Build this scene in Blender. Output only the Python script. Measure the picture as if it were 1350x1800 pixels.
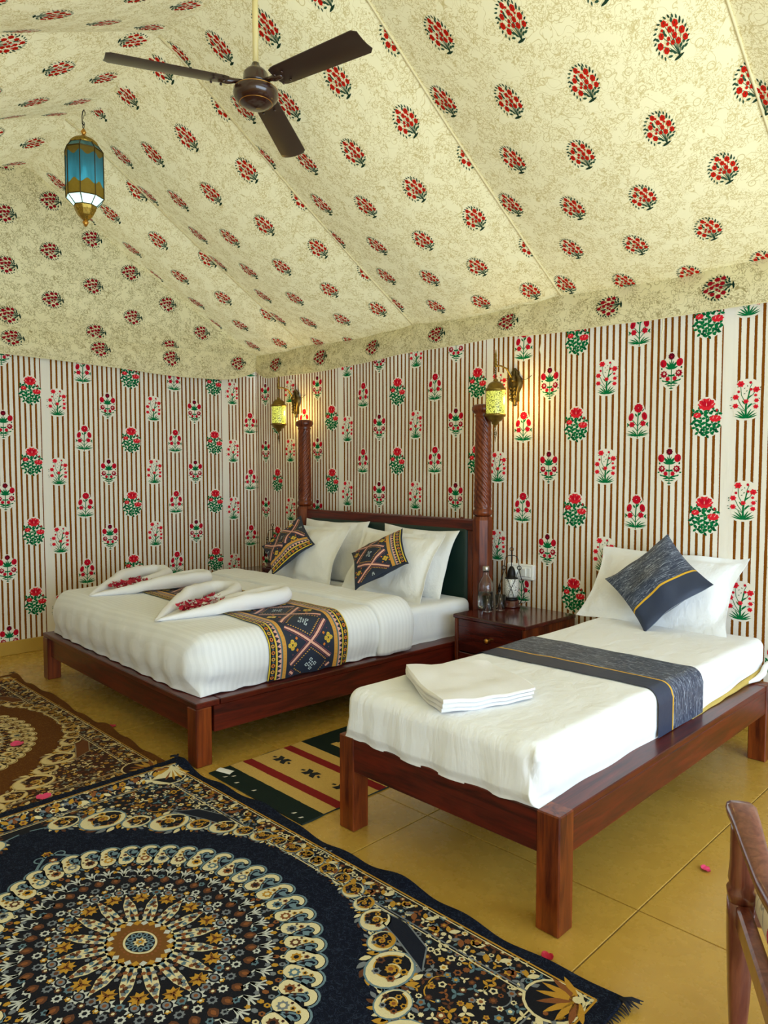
import bpy, math, random
from mathutils import Vector, Matrix, noise
R = math.radians
PI = math.pi
random.seed(7)
for o in list(bpy.data.objects):
    bpy.data.objects.remove(o)
COL = bpy.context.scene.collection
SC = bpy.context.scene

# ---------------------------------------------------------------- camera, world, light, exposure
cam_d = bpy.data.cameras.new('camera')
cam_d.sensor_fit = 'HORIZONTAL'
cam_d.sensor_width = 36.0
cam_d.lens = 1265.0 / 1350.0 * 36.0
cam_d.clip_start = 0.05
cam_o = bpy.data.objects.new('camera', cam_d)
COL.objects.link(cam_o)
cam_o.location = (0, 0, 1.4)
cam_o.rotation_euler = (R(90 - 3.2), 0, R(45))
SC.camera = cam_o

w = bpy.data.worlds.new('daylight')
SC.world = w
w.use_nodes = True
bg = w.node_tree.nodes['Background']
bg.inputs['Color'].default_value = (0.67, 0.84, 1.0, 1)
bg.inputs['Strength'].default_value = 4.6

SC.view_settings.view_transform = 'Standard'
SC.view_settings.look = 'None'
SC.view_settings.gamma = 1.0
SC.view_settings.use_curve_mapping = False
SC.view_settings.exposure = 0.72


def portal(name, loc, rot, sx, sy):
    ld = bpy.data.lights.new(name, 'AREA')
    ld.shape = 'RECTANGLE'
    ld.size = sx
    ld.size_y = sy
    ld.cycles.is_portal = True
    lo = bpy.data.objects.new(name, ld)
    COL.objects.link(lo)
    lo.location = loc
    lo.rotation_euler = rot


# room extents (metres): camera stands at the origin by the entrance
XL, YB = -5.88, 4.12          # left wall plane, back wall plane
XR, YF = 1.75, -1.5           # entrance end wall, near long wall
YRIDGE = 2.0


# ---------------------------------------------------------------- helpers: colour, materials
def lin(c):
    out = []
    for v in c[:3]:
        v = v / 255.0
        out.append(v / 12.92 if v <= 0.04045 else ((v + 0.055) / 1.055) ** 2.4)
    return (out[0], out[1], out[2], 1.0)


class NT:
    def __init__(s, name):
        s.m = bpy.data.materials.new(name)
        s.m.use_nodes = True
        s.t = s.m.node_tree
        s.t.nodes.clear()
        s.out = s.n('ShaderNodeOutputMaterial')

    def n(s, typ, **kw):
        nd = s.t.nodes.new(typ)
        for k, v in kw.items():
            setattr(nd, k, v)
        return nd

    def l(s, a, b):
        s.t.links.new(a, b)

    def val(s, sock, v):
        if hasattr(v, 'is_output') or isinstance(v, bpy.types.NodeSocket):
            s.l(v, sock)
        else:
            sock.default_value = v

    def math(s, op, a, b=None, c=None, clamp=False):
        nd = s.n('ShaderNodeMath', operation=op, use_clamp=clamp)
        s.val(nd.inputs[0], a)
        if b is not None:
            s.val(nd.inputs[1], b)
        if c is not None:
            s.val(nd.inputs[2], c)
        return nd.outputs[0]

    def mix(s, f, a, b):
        nd = s.n('ShaderNodeMix', data_type='RGBA')
        s.val(nd.inputs[0], f)
        s.val(nd.inputs[6], a)
        s.val(nd.inputs[7], b)
        return nd.outputs[2]

    def noise(s, vec, scale, detail=2.0, rough=0.5, dist=0.0):
        nd = s.n('ShaderNodeTexNoise')
        if vec is not None:
            s.l(vec, nd.inputs['Vector'])
        nd.inputs['Scale'].default_value = scale
        nd.inputs['Detail'].default_value = detail
        nd.inputs['Roughness'].default_value = rough
        nd.inputs['Distortion'].default_value = dist
        return nd.outputs['Fac']

    def mapping(s, vec, scale=(1, 1, 1), loc=(0, 0, 0), rot=(0, 0, 0)):
        nd = s.n('ShaderNodeMapping')
        s.l(vec, nd.inputs['Vector'])
        nd.inputs['Scale'].default_value = scale
        nd.inputs['Location'].default_value = loc
        nd.inputs['Rotation'].default_value = rot
        return nd.outputs[0]

    def coord(s, which='Object'):
        return s.n('ShaderNodeTexCoord').outputs[which]

    def bsdf(s, color, rough=0.6, metal=0.0, spec=0.5, coat=0.0, **kw):
        b = s.n('ShaderNodeBsdfPrincipled')
        s.val(b.inputs['Base Color'], color)
        s.val(b.inputs['Roughness'], rough)
        b.inputs['Metallic'].default_value = metal
        b.inputs['Specular IOR Level'].default_value = spec
        b.inputs['Coat Weight'].default_value = coat
        b.inputs['Coat Roughness'].default_value = 0.12
        for k, v in kw.items():
            s.val(b.inputs[k], v)
        return b

    def bump(s, h, strength=0.3, dist=0.01):
        b = s.n('ShaderNodeBump')
        b.inputs['Strength'].default_value = strength
        b.inputs['Distance'].default_value = dist
        s.l(h, b.inputs['Height'])
        return b.outputs[0]

    def done(s, shader):
        s.l(shader, s.out.inputs['Surface'])
        return s.m


def simple(name, c, rough=0.6, metal=0.0, spec=0.5, coat=0.0, var=0.0, vscale=20.0, bump=0.0, bscale=60.0):
    t = NT(name)
    col = lin(c)
    co = t.coord('Object')
    if var:
        f = t.noise(co, vscale, 3)
        dark = tuple(v * (1 - var) for v in col[:3]) + (1,)
        colr = t.mix(f, dark, col)
    else:
        colr = col
    b = t.bsdf(colr, rough, metal, spec, coat)
    if bump:
        t.l(t.bump(t.noise(co, bscale, 3), bump, 0.004), b.inputs['Normal'])
    return t.done(b.outputs[0])


def cloth_shader(t, color, transl, normal=None, tint=None):
    d = t.n('ShaderNodeBsdfDiffuse')
    t.val(d.inputs['Color'], color)
    tr = t.n('ShaderNodeBsdfTranslucent')
    t.val(tr.inputs['Color'], tint if tint is not None else color)
    if normal is not None:
        t.l(normal, d.inputs['Normal'])
    mx = t.n('ShaderNodeMixShader')
    mx.inputs[0].default_value = transl
    t.l(d.outputs[0], mx.inputs[1])
    t.l(tr.outputs[0], mx.inputs[2])
    return t.done(mx.outputs[0])


def roof_cloth(name, base, line, transl, scale=1.0):
    t = NT(name)
    uv = t.n('ShaderNodeUVMap', uv_map='UVMap').outputs[0]
    def contour(sc, dist, width, det=1.0, off=(0, 0, 0)):
        n = t.noise(t.mapping(uv, loc=off), sc, det, 0.5, dist)
        a = t.math('ABSOLUTE', t.math('SUBTRACT', n, 0.5))
        return t.math('SUBTRACT', 1.0, t.math('DIVIDE', a, width), clamp=True)
    l1 = contour(13 * scale, 1.4, 0.016)
    l2 = contour(34 * scale, 1.2, 0.040, 1.0, (3, 5, 0))
    l3 = contour(58 * scale, 0.8, 0.055, 0.0, (9, 1, 0))
    patch = t.noise(t.mapping(uv, loc=(1, 7, 0)), 11 * scale, 1.0)
    pm = t.math('GREATER_THAN', patch, 0.42)
    pm2 = t.math('GREATER_THAN', patch, 0.50)
    f = t.math('MAXIMUM', l1, t.math('MAXIMUM', t.math('MULTIPLY', l2, pm), t.math('MULTIPLY', l3, pm2)))
    # little flower heads
    vor = t.n('ShaderNodeTexVoronoi', voronoi_dimensions='2D')
    t.l(uv, vor.inputs['Vector'])
    vor.inputs['Scale'].default_value = 11 * scale
    d = vor.outputs['Distance']
    ring = t.math('SUBTRACT', 1.0, t.math('DIVIDE', t.math('ABSOLUTE', t.math('SUBTRACT', d, 0.17)), 0.035), clamp=True)
    sepc = t.n('ShaderNodeSeparateColor')
    t.l(vor.outputs['Color'], sepc.inputs[0])
    sel = t.math('GREATER_THAN', sepc.outputs[0], 0.62)
    f = t.math('MAXIMUM', f, t.math('MULTIPLY', ring, sel))
    f = t.math('MULTIPLY', f, 0.85, clamp=True)
    col = t.mix(f, lin(base), lin(line))
    return cloth_shader(t, col, transl)


def wall_cloth(name, base, stripe, transl):
    t = NT(name)
    uv = t.n('ShaderNodeUVMap', uv_map='UVMap').outputs[0]
    sp = t.n('ShaderNodeSeparateXYZ')
    t.l(uv, sp.inputs[0])
    wob = t.math('MULTIPLY', t.math('SUBTRACT', t.noise(t.mapping(uv, (0.6, 1.2, 1)), 5.0, 2), 0.5), 0.10)
    edge = t.math('MULTIPLY', t.math('SUBTRACT', t.noise(t.mapping(uv, (4, 160, 1)), 1.0, 2), 0.5), 0.10)
    x = t.math('ADD', sp.outputs[0], wob)
    fr = t.math('ABSOLUTE', t.math('SUBTRACT', t.math('FRACT', t.math('ADD', x, 0.5)), 0.5))
    s = t.math('LESS_THAN', t.math('ADD', fr, edge), 0.185)
    a = t.math('GREATER_THAN', sp.outputs[0], 0.75)
    b = t.math('LESS_THAN', sp.outputs[0], 39.0)
    s = t.math('MULTIPLY', s, t.math('MULTIPLY', a, b))
    slub = t.noise(t.mapping(uv, (1, 120, 1)), 1.0, 3)
    scol = t.mix(slub, lin(stripe), lin(tuple(v * 0.82 for v in stripe)))
    bcol = t.mix(t.noise(uv, 1.3, 2), lin(base), lin(tuple(v * 0.965 for v in base)))
    col = t.mix(s, bcol, scol)
    bmp = t.bump(t.noise(t.mapping(uv, (.14, .5, 1)), 1.6, 3), 0.25, 0.05)
    return cloth_shader(t, col, transl, bmp)


def wood(name, axis, c1, c2, rough=0.32, coat=0.10):
    t = NT(name)
    co = t.coord('Object')
    sc = {'x': (1.2, 14, 14), 'y': (14, 1.2, 14), 'z': (14, 14, 1.2)}[axis]
    v = t.mapping(co, sc, (0.7, 1.3, 0.4))
    n = t.noise(v, 1.6, 5, 0.6, 1.4)
    fine = t.noise(t.mapping(co, tuple(q * 6 for q in sc)), 1.5, 3, 0.6)
    f = t.math('ADD', t.math('MULTIPLY', n, 0.8), t.math('MULTIPLY', fine, 0.2))
    rp = t.n('ShaderNodeValToRGB')
    rp.color_ramp.elements[0].position = 0.36
    rp.color_ramp.elements[0].color = lin(c1)
    rp.color_ramp.elements[1].position = 0.66
    rp.color_ramp.elements[1].color = lin(c2)
    t.l(f, rp.inputs[0])
    b = t.bsdf(rp.outputs[0], rough, 0, 0.38, coat)
    t.l(t.bump(fine, 0.05, 0.002), b.inputs['Normal'])
    return t.done(b.outputs[0])


def print_mat(name, rough=0.75, transl=0.0, fleck=0.0, fscale=400, sheen=0.0, bump=0.0):
    t = NT(name)
    at = t.n('ShaderNodeAttribute', attribute_name='ink')
    col = at.outputs['Color']
    if fleck:
        f = t.noise(t.coord('Object'), fscale, 2)
        col = t.mix(t.math('MULTIPLY', f, fleck), col, (0, 0, 0, 1))
    if transl:
        return cloth_shader(t, col, transl)
    b = t.bsdf(col, rough, 0, 0.25)
    b.inputs['Sheen Weight'].default_value = sheen
    if bump:
        t.l(t.bump(t.noise(t.coord('Object'), fscale, 2), bump, 0.004), b.inputs['Normal'])
    return t.done(b.outputs[0])


def linen(name, c, stripes=0.0, wr=0.35, rough=0.75):
    """white bed linen: fine weave, soft crumple"""
    t = NT(name)
    co = t.coord('Object')
    h1 = t.noise(t.mapping(co, (3.2, 2.2, .9)), 3.2, 4, 0.55, 0.3)
    if stripes:
        w = t.n('ShaderNodeTexWave', wave_type='BANDS', bands_direction='Y')
        t.l(co, w.inputs['Vector'])
        w.inputs['Scale'].default_value = stripes
        w.inputs['Distortion'].default_value = 0.3
        st = t.math('GREATER_THAN', w.outputs[1], 0.5)
        base = t.mix(st, lin(c), lin(tuple(v * 0.975 for v in c)))
    else:
        base = lin(c)
    b = t.bsdf(base, rough, 0, 0.25)
    b.inputs['Sheen Weight'].default_value = 0.15
    t.l(t.bump(h1, wr, 0.02), b.inputs['Normal'])
    return t.done(b.outputs[0])


# ---------------------------------------------------------------- helpers: meshes and objects
class MB:
    def __init__(s):
        s.v, s.f, s.mi, s.ink, s.uv, s.sm = [], [], [], [], [], []

    def face(s, pts, mi=0, ink=(1, 1, 1, 1), uv=None, smooth=False):
        b = len(s.v)
        s.v.extend([tuple(p) for p in pts])
        s.f.append(list(range(b, b + len(pts))))
        s.mi.append(mi); s.ink.append(ink); s.uv.append(uv); s.sm.append(smooth)

    def faces_idx(s, verts, faces, mi=0, smooth=True, uvs=None, ink=(1, 1, 1, 1)):
        b = len(s.v)
        s.v.extend([tuple(p) for p in verts])
        for f in faces:
            s.f.append([b + i for i in f])
            s.mi.append(mi); s.ink.append(ink); s.sm.append(smooth)
            s.uv.append([uvs[i] for i in f] if uvs else None)

    def box(s, x0, x1, y0, y1, z0, z1, mi=0, bev=0.0):
        """box with chamfered edges"""
        b = min(bev, (x1 - x0) / 2.2, (y1 - y0) / 2.2, (z1 - z0) / 2.2)
        if b <= 0:
            vs = [(x, y, z) for z in (z0, z1) for y in (y0, y1) for x in (x0, x1)]
            s.faces_idx(vs, [(0, 2, 3, 1), (4, 5, 7, 6), (0, 1, 5, 4), (2, 6, 7, 3), (0, 4, 6, 2), (1, 3, 7, 5)], mi, False)
            return
        c = [(x0, x1), (y0, y1), (z0, z1)]
        vs, idx = [], {}
        for sx in (0, 1):
            for sy in (0, 1):
                for sz in (0, 1):
                    for ax in range(3):
                        p = []
                        for a, sg in enumerate((sx, sy, sz)):
                            q = c[a][sg]
                            if a != ax:
                                q += b if sg == 0 else -b
                            p.append(q)
                        idx[(sx, sy, sz, ax)] = len(vs)
                        vs.append(tuple(p))
        fs = []
        for ax in range(3):
            a, d = [k for k in range(3) if k != ax]
            for sg in (0, 1):
                q = []
                for (i, j) in ((0, 0), (1, 0), (1, 1), (0, 1)):
                    k = [0, 0, 0]; k[ax] = sg; k[a] = i; k[d] = j
                    q.append(idx[(k[0], k[1], k[2], ax)])
                fs.append(q)
        for ax in range(3):      # edges parallel to ax
            a, d = [k for k in range(3) if k != ax]
            for i in (0, 1):
                for j in (0, 1):
                    k0 = [0, 0, 0]; k0[a] = i; k0[d] = j
                    k1 = list(k0); k1[ax] = 1
                    fs.append([idx[tuple(k0) + (a,)], idx[tuple(k1) + (a,)], idx[tuple(k1) + (d,)], idx[tuple(k0) + (d,)]])
        for sx in (0, 1):
            for sy in (0, 1):
                for sz in (0, 1):
                    fs.append([idx[(sx, sy, sz, q)] for q in range(3)])
        s.faces_idx(vs, fs, mi, False)

    def lathe(s, prof, cx=0, cy=0, cz=0, n=20, mi=0, smooth=True, sx=1, sy=1, rot=0.0):
        vs, fs = [], []
        m = len(prof)
        for r, z in prof:
            for k in range(n):
                a = 2 * PI * k / n + rot
                vs.append((cx + r * math.cos(a) * sx, cy + r * math.sin(a) * sy, cz + z))
        for i in range(m - 1):
            for k in range(n):
                fs.append((i * n + k, i * n + (k + 1) % n, (i + 1) * n + (k + 1) % n, (i + 1) * n + k))
        if prof[0][0] > 1e-5:
            fs.append(tuple(reversed(range(n))))
        if prof[-1][0] > 1e-5:
            fs.append(tuple(range((m - 1) * n, m * n)))
        s.faces_idx(vs, fs, mi, smooth)

    def tube(s, pts, r, n=8, mi=0, closed=False, smooth=True):
        """round bar through pts; r a number or one per point"""
        P = [Vector(p) for p in pts]
        m = len(P)
        rr = r if isinstance(r, (list, tuple)) else [r] * m
        vs, fs = [], []
        up = None
        for i in range(m):
            if closed:
                t = (P[(i + 1) % m] - P[i - 1])
            else:
                t = P[min(i + 1, m - 1)] - P[max(i - 1, 0)]
            t.normalize()
            if up is None:
                up = Vector((0, 0, 1)) if abs(t.z) < 0.9 else Vector((1, 0, 0))
            a = t.cross(up)
            if a.length < 1e-6:
                a = t.orthogonal()
            a.normalize()
            b = a.cross(t)
            up = b
            for k in range(n):
                an = 2 * PI * k / n
                vs.append(P[i] + (a * math.cos(an) + b * math.sin(an)) * rr[i])
        for i in range(m - 1 + (1 if closed else 0)):
            j = (i + 1) % m
            for k in range(n):
                fs.append((i * n + k, i * n + (k + 1) % n, j * n + (k + 1) % n, j * n + k))
        if not closed:
            fs.append(tuple(reversed(range(n))))
            fs.append(tuple(range((m - 1) * n, m * n)))
        s.faces_idx(vs, fs, mi, smooth)

    def grid(s, S, u0, u1, v0, v1, nu, nv, mi=0, uvf=None, smooth=True, us=None, vs_=None):
        U = us or [u0 + (u1 - u0) * i / nu for i in range(nu + 1)]
        V = vs_ or [v0 + (v1 - v0) * j / nv for j in range(nv + 1)]
        nu, nv = len(U) - 1, len(V) - 1
        vs = [S(u, v) for v in V for u in U]
        uvs = [(uvf(u, v) if uvf else (u, v)) for v in V for u in U]
        fs = [(j * (nu + 1) + i, j * (nu + 1) + i + 1, (j + 1) * (nu + 1) + i + 1, (j + 1) * (nu + 1) + i)
              for j in range(nv) for i in range(nu)]
        s.faces_idx(vs, fs, mi, smooth, uvs)

    def prints(s, S, shapes, T=None, mi=1, eps=0.0007, inside=None, sgn=1.0):
        """flat printed shapes (polygon, colour, layer) laid onto the surface S; T maps motif xy to surface uv"""
        h = 1e-3
        for poly, colr, layer in shapes:
            q = [T(*p) for p in poly] if T else poly
            if inside:
                cu = sum(p[0] for p in q) / len(q); cv = sum(p[1] for p in q) / len(q)
                if not inside(cu, cv):
                    continue
            cu, cv = q[0]
            p0 = Vector(S(cu, cv))
            nrm = (Vector(S(cu + h, cv)) - p0).cross(Vector(S(cu, cv + h)) - p0)
            nrm.normalize()
            off = nrm * (eps * layer * sgn)
            s.face([Vector(S(a, b)) + off for a, b in q], mi, colr)

    def build(s, name, mats, parent=None, loc=None):
        me = bpy.data.meshes.new(name)
        me.from_pydata(s.v, [], s.f)
        if not isinstance(mats, (list, tuple)):
            mats = [mats]
        for m in mats:
            me.materials.append(m)
        me.polygons.foreach_set('material_index', s.mi)
        me.polygons.foreach_set('use_smooth', s.sm)
        if any(c != (1, 1, 1, 1) for c in s.ink):
            at = me.color_attributes.new('ink', 'FLOAT_COLOR', 'CORNER')
            buf = []
            for f, c in zip(s.f, s.ink):
                buf.extend(list(c) * len(f))
            at.data.foreach_set('color', buf)
        if any(u is not None for u in s.uv):
            ul = me.uv_layers.new(name='UVMap')
            buf = []
            for f, u in zip(s.f, s.uv):
                if u is None:
                    buf.extend([0.0, 0.0] * len(f))
                else:
                    for q in u:
                        buf.extend(q)
            ul.data.foreach_set('uv', buf)
        me.update()
        o = bpy.data.objects.new(name, me)
        COL.objects.link(o)
        if parent:
            o.parent = parent
        if loc:
            o.location = loc
        return o


def empty(name, loc=(0, 0, 0), rz=0.0):
    o = bpy.data.objects.new(name, None)
    COL.objects.link(o)
    o.empty_display_size = 0.1
    o.location = loc
    o.rotation_euler = (0, 0, rz)
    return o


def tag(o, label=None, cat=None, group=None, kind=None):
    if label: o['label'] = label
    if cat: o['category'] = cat
    if group: o['group'] = group
    if kind: o['kind'] = kind
    return o


def copy_tree(o, parent=None):
    c = o.copy()
    COL.objects.link(c)
    c.parent = parent
    for ch in list(o.children):
        copy_tree(ch, c)
    return c


def rbox_faces(sx, sy, sz, r, step=0.05, rz=None):
    """rounded box centred on the origin: (verts, faces)"""
    rz = rz or r
    k = r / rz
    S = (sx / 2, sy / 2, sz / 2 * k)
    def axis(h):
        h2 = h - r
        n = max(1, int(round(2 * h2 / step)))
        a = [-h2 + 2 * h2 * i / n for i in range(n + 1)]
        e = [h2 + r * math.tan(PI / 4 * j / 5) for j in range(1, 6)]
        return [-q for q in reversed(e)] + a + e
    A = [axis(S[0]), axis(S[1]), axis(S[2])]
    verts, faces, idx = [], [], {}
    def vid(p):
        key = tuple(round(q, 5) for q in p)
        if key not in idx:
            c = Vector((max(-S[i] + r, min(S[i] - r, p[i])) for i in range(3)))
            d = Vector(p) - c
            if d.length > 1e-9:
                d = d.normalized() * r
            q = c + d
            idx[key] = len(verts)
            verts.append(Vector((q.x, q.y, q.z / k)))
        return idx[key]
    for ax in range(3):
        a, b = [q for q in range(3) if q != ax]
        for sg in (-1, 1):
            for i in range(len(A[a]) - 1):
                for j in range(len(A[b]) - 1):
                    q = []
                    for (ii, jj) in ((i, j), (i + 1, j), (i + 1, j + 1), (i, j + 1)):
                        p = [0, 0, 0]
                        p[ax] = S[ax] * sg; p[a] = A[a][ii]; p[b] = A[b][jj]
                        q.append(vid(p))
                    if (sg > 0) == (ax == 1):
                        q.reverse()
                    faces.append(q)
    return verts, faces


def nz(x, y, z, s=1.0):
    return noise.noise(Vector((x * s, y * s, z * s)))


# ---------------------------------------------------------------- motif drawing (printed ornament as polygons)
RED, DRED, MAROON, BRED, PINK = lin((196, 24, 44)), lin((160, 20, 40)), lin((104, 18, 34)), lin((222, 40, 52)), lin((250, 168, 160))
GREEN, DGREEN, LGREEN = lin((18, 112, 62)), lin((12, 84, 48)), lin((60, 150, 90))
WCREAM = lin((238, 231, 214))


def leaf(x, y, L, W, a, col, lay=2, bend=0.0):
    pts = []
    prof = ((0, 0.0), (0.2, 0.36), (0.5, 0.5), (0.8, 0.3), (1.0, 0.0))
    for t, w_ in prof:
        pts.append((t * L, w_ * W + bend * L * t * t))
    for t, w_ in reversed(prof[1:-1]):
        pts.append((t * L, -w_ * W + bend * L * t * t))
    c, s = math.cos(a), math.sin(a)
    return ([(x + p * c - q * s, y + p * s + q * c) for p, q in pts], col, lay)


def ell(x, y, rx, ry, col, lay=3, rot=0.0, n=10):
    c, s = math.cos(rot), math.sin(rot)
    P = []
    for k in range(n):
        a = 2 * PI * k / n
        p, q = rx * math.cos(a), ry * math.sin(a)
        P.append((x + p * c - q * s, y + p * s + q * c))
    return (P, col, lay)


def star(x, y, r, n, jag, col, lay=3, rot=0.0, sy=1.0):
    P = []
    for k in range(2 * n):
        a = PI * k / n + rot
        q = r if k % 2 == 0 else r * jag
        P.append((x + q * math.cos(a), y + q * math.sin(a) * sy))
    return (P, col, lay)


def stroke(pts, w_, col, lay=2):
    out = []
    n = len(pts)
    L, Rr = [], []
    for i in range(n):
        a = pts[max(0, i - 1)]; b = pts[min(n - 1, i + 1)]
        dx, dy = b[0] - a[0], b[1] - a[1]
        d = math.hypot(dx, dy) or 1
        ww = w_[i] if isinstance(w_, (list, tuple)) else w_
        nx, ny = -dy / d * ww / 2, dx / d * ww / 2
        L.append((pts[i][0] + nx, pts[i][1] + ny)); Rr.append((pts[i][0] - nx, pts[i][1] - ny))
    for i in range(n - 1):
        out.append(([Rr[i], Rr[i + 1], L[i + 1], L[i]], col, lay))
    return out


def halo(rows, col=WCREAM, lay=1):
    out = []
    for (y0, a0, b0), (y1, a1, b1) in zip(rows, rows[1:]):
        for k in range(4):
            f0, f1 = k / 4, (k + 1) / 4
            out.append(([(a0 + (b0 - a0) * f0, y0), (a0 + (b0 - a0) * f1, y0), (a1 + (b1 - a1) * f1, y1), (a1 + (b1 - a1) * f0, y1)], col, lay))
    return out


def sym(sh):
    """shape plus its mirror in x"""
    return [sh, ([(-x, y) for x, y in reversed(sh[0])], sh[1], sh[2])]


# wall motifs: x centred, y from -0.5 to 0.5 of the height, unit = motif height
def motif_dahlia():
    S = halo([(-.53, -.05, .05), (-.45, -.16, .16), (-.30, -.30, .30), (-.1, -.34, .34), (.1, -.33, .33), (.28, -.33, .33), (.36, -.18, .18), (.47, -.14, .14), (.53, -.05, .05)])
    S += stroke([(0, -.5), (0, .36)], .025, GREEN)
    S.append(star(0, .415, .10, 9, .82, MAROON, 3)); S.append(ell(0, .40, .022, .022, RED, 4))
    for sh in (ell(.235, .235, .095, .115, RED, 3, -.2), star(.215, -.065, .11, 8, .72, DRED, 3), star(.10, -.20, .07, 7, .75, RED, 3)):
        S += sym(sh)
    S += sym(ell(.26, .22, .02, .07, DRED, 4, -.2)) + sym(ell(.205, -.05, .035, .035, WCREAM, 4)) + sym(ell(.21, -.05, .015, .02, DRED, 5))
    for a, y, L, W in ((.9, .06, .26, .13), (.35, .06, .20, .10), (1.25, .10, .2, .08), (-.25, -.1, .12, .08), (.2, -.3, .26, .08), (-.15, -.32, .20, .08), (.75, -.36, .2, .09), (.1, -.40, .14, .06), (.55, -.14, .12, .07)):
        S += sym(leaf(0, y, L, W * .58, a, GREEN))
    S += sym(leaf(.27, .06, .07, .05, 1.2, DGREEN)) + sym(leaf(.28, -.17, .07, .04, .2, GREEN)) + sym(leaf(.2, -.27, .09, .045, .5, GREEN))
    S.append(leaf(-.07, -.47, .14, .035, 0, DGREEN))
    return S


def motif_poppy():
    S = halo([(-.52, -.06, .06), (-.44, -.30, .30), (-.32, -.32, .32), (-.1, -.32, .32), (.1, -.30, .30), (.22, -.22, .26), (.34, -.15, .20), (.46, -.12, .16), (.52, -.04, .08)])
    S += stroke([(0, -.45), (.0, -.1), (.02, .3)], .03, GREEN)
    S.append(star(.02, .37, .135, 10, .86, RED, 3)); S.append(ell(.02, .37, .035, .035, DRED, 4)); S.append(ell(.02, .375, .014, .014, PINK, 5))
    S += [ell(-.19, .12, .075, .12, RED, 3, -.25), ell(.20, .13, .08, .12, RED, 3, .25), ell(-.20, .10, .02, .07, DRED, 4, -.25), ell(.21, .12, .02, .07, DRED, 4, .25)]
    S += [star(-.16, -.10, .095, 6, .7, RED, 3), star(.16, -.08, .095, 6, .7, RED, 3, .3)]
    S += stroke([(0, -.15), (.12, 0), (.18, .04)], .02, GREEN) + stroke([(0, -.15), (-.12, 0), (-.17, .03)], .02, GREEN)
    S += stroke([(0, -.3), (.1, -.18), (.15, -.14)], .02, GREEN) + stroke([(0, -.3), (-.1, -.18), (-.15, -.15)], .02, GREEN)
    S += [leaf(.03, .15, .13, .05, 1.1, GREEN), leaf(-.02, .12, .12, .05, 2.1, GREEN), leaf(.12, .26, .12, .03, .9, DGREEN)]
    S += sym(leaf(.24, -.14, .12, .05, .9, GREEN)) + sym(leaf(.29, -.1, .08, .03, -1.4, GREEN))
    for a, L, b in ((.02, .30, .15), (.34, .34, -.25), (.66, .32, -.35), (1.02, .24, -.3)):
        S += sym(leaf(.01, -.43, L, .036, a, GREEN, 2, b * .5))
    S += sym(leaf(.0, -.43, .14, .06, .1, GREEN))
    S.append(leaf(0, -.42, .1, .03, -PI / 2, GREEN))
    return S


def motif_peony():
    S = halo([(-.5, -.14, .14), (-.4, -.30, .30), (-.2, -.37, .37), (0, -.37, .37), (.15, -.33, .33), (.25, -.26, .28), (.36, -.27, .27), (.48, -.15, .15), (.52, -.04, .04)])
    S += [star(0, .33, .22, 10, .84, BRED, 3, 0, .74), ell(-.06, .36, .05, .10, RED, 4, .4), ell(.06, .36, .05, .10, RED, 4, -.4)]
    for x, y, a in ((-.12, .3, 2.4), (.0, .28, 1.57), (.12, .3, .7), (.06, .40, 1.3), (-.08, .41, 1.9)):
        S.append(leaf(x, y, .09, .022, a, PINK, 5))
    S += [star(-.22, .06, .11, 7, .8, BRED, 3, 0, .7), leaf(-.26, .05, .08, .02, .6, PINK, 5), star(.22, -.04, .155, 9, .82, BRED, 3, 0, .62), leaf(.16, -.05, .08, .02, 1.3, PINK, 5), leaf(.24, -.05, .08, .02, .9, PINK, 5), ell(.25, .17, .025, .04, RED, 3)]
    rr = random.Random(3)
    S += stroke([(0, -.45), (0, .25)], .03, GREEN)
    for (x, y) in ((-.18, .19), (.17, .17), (.05, .13), (-.06, .1), (.28, .10), (-.3, .14), (-.27, -.06), (-.12, -.04), (.06, -.02), (-.30, -.14), (-.16, -.16), (0, -.14), (.14, -.17), (.28, -.17), (-.26, -.26), (-.1, -.27), (.08, -.27), (.24, -.28), (-.19, -.37), (-.05, -.38), (.1, -.38), (.2, -.36), (0, -.45)):
        a = rr.uniform(0, 6.28)
        for q in (0, 2.0, 4.1):
            S.append(leaf(x, y, .115, .068, a + q, GREEN if rr.random() > .3 else DGREEN))
    return S


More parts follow.
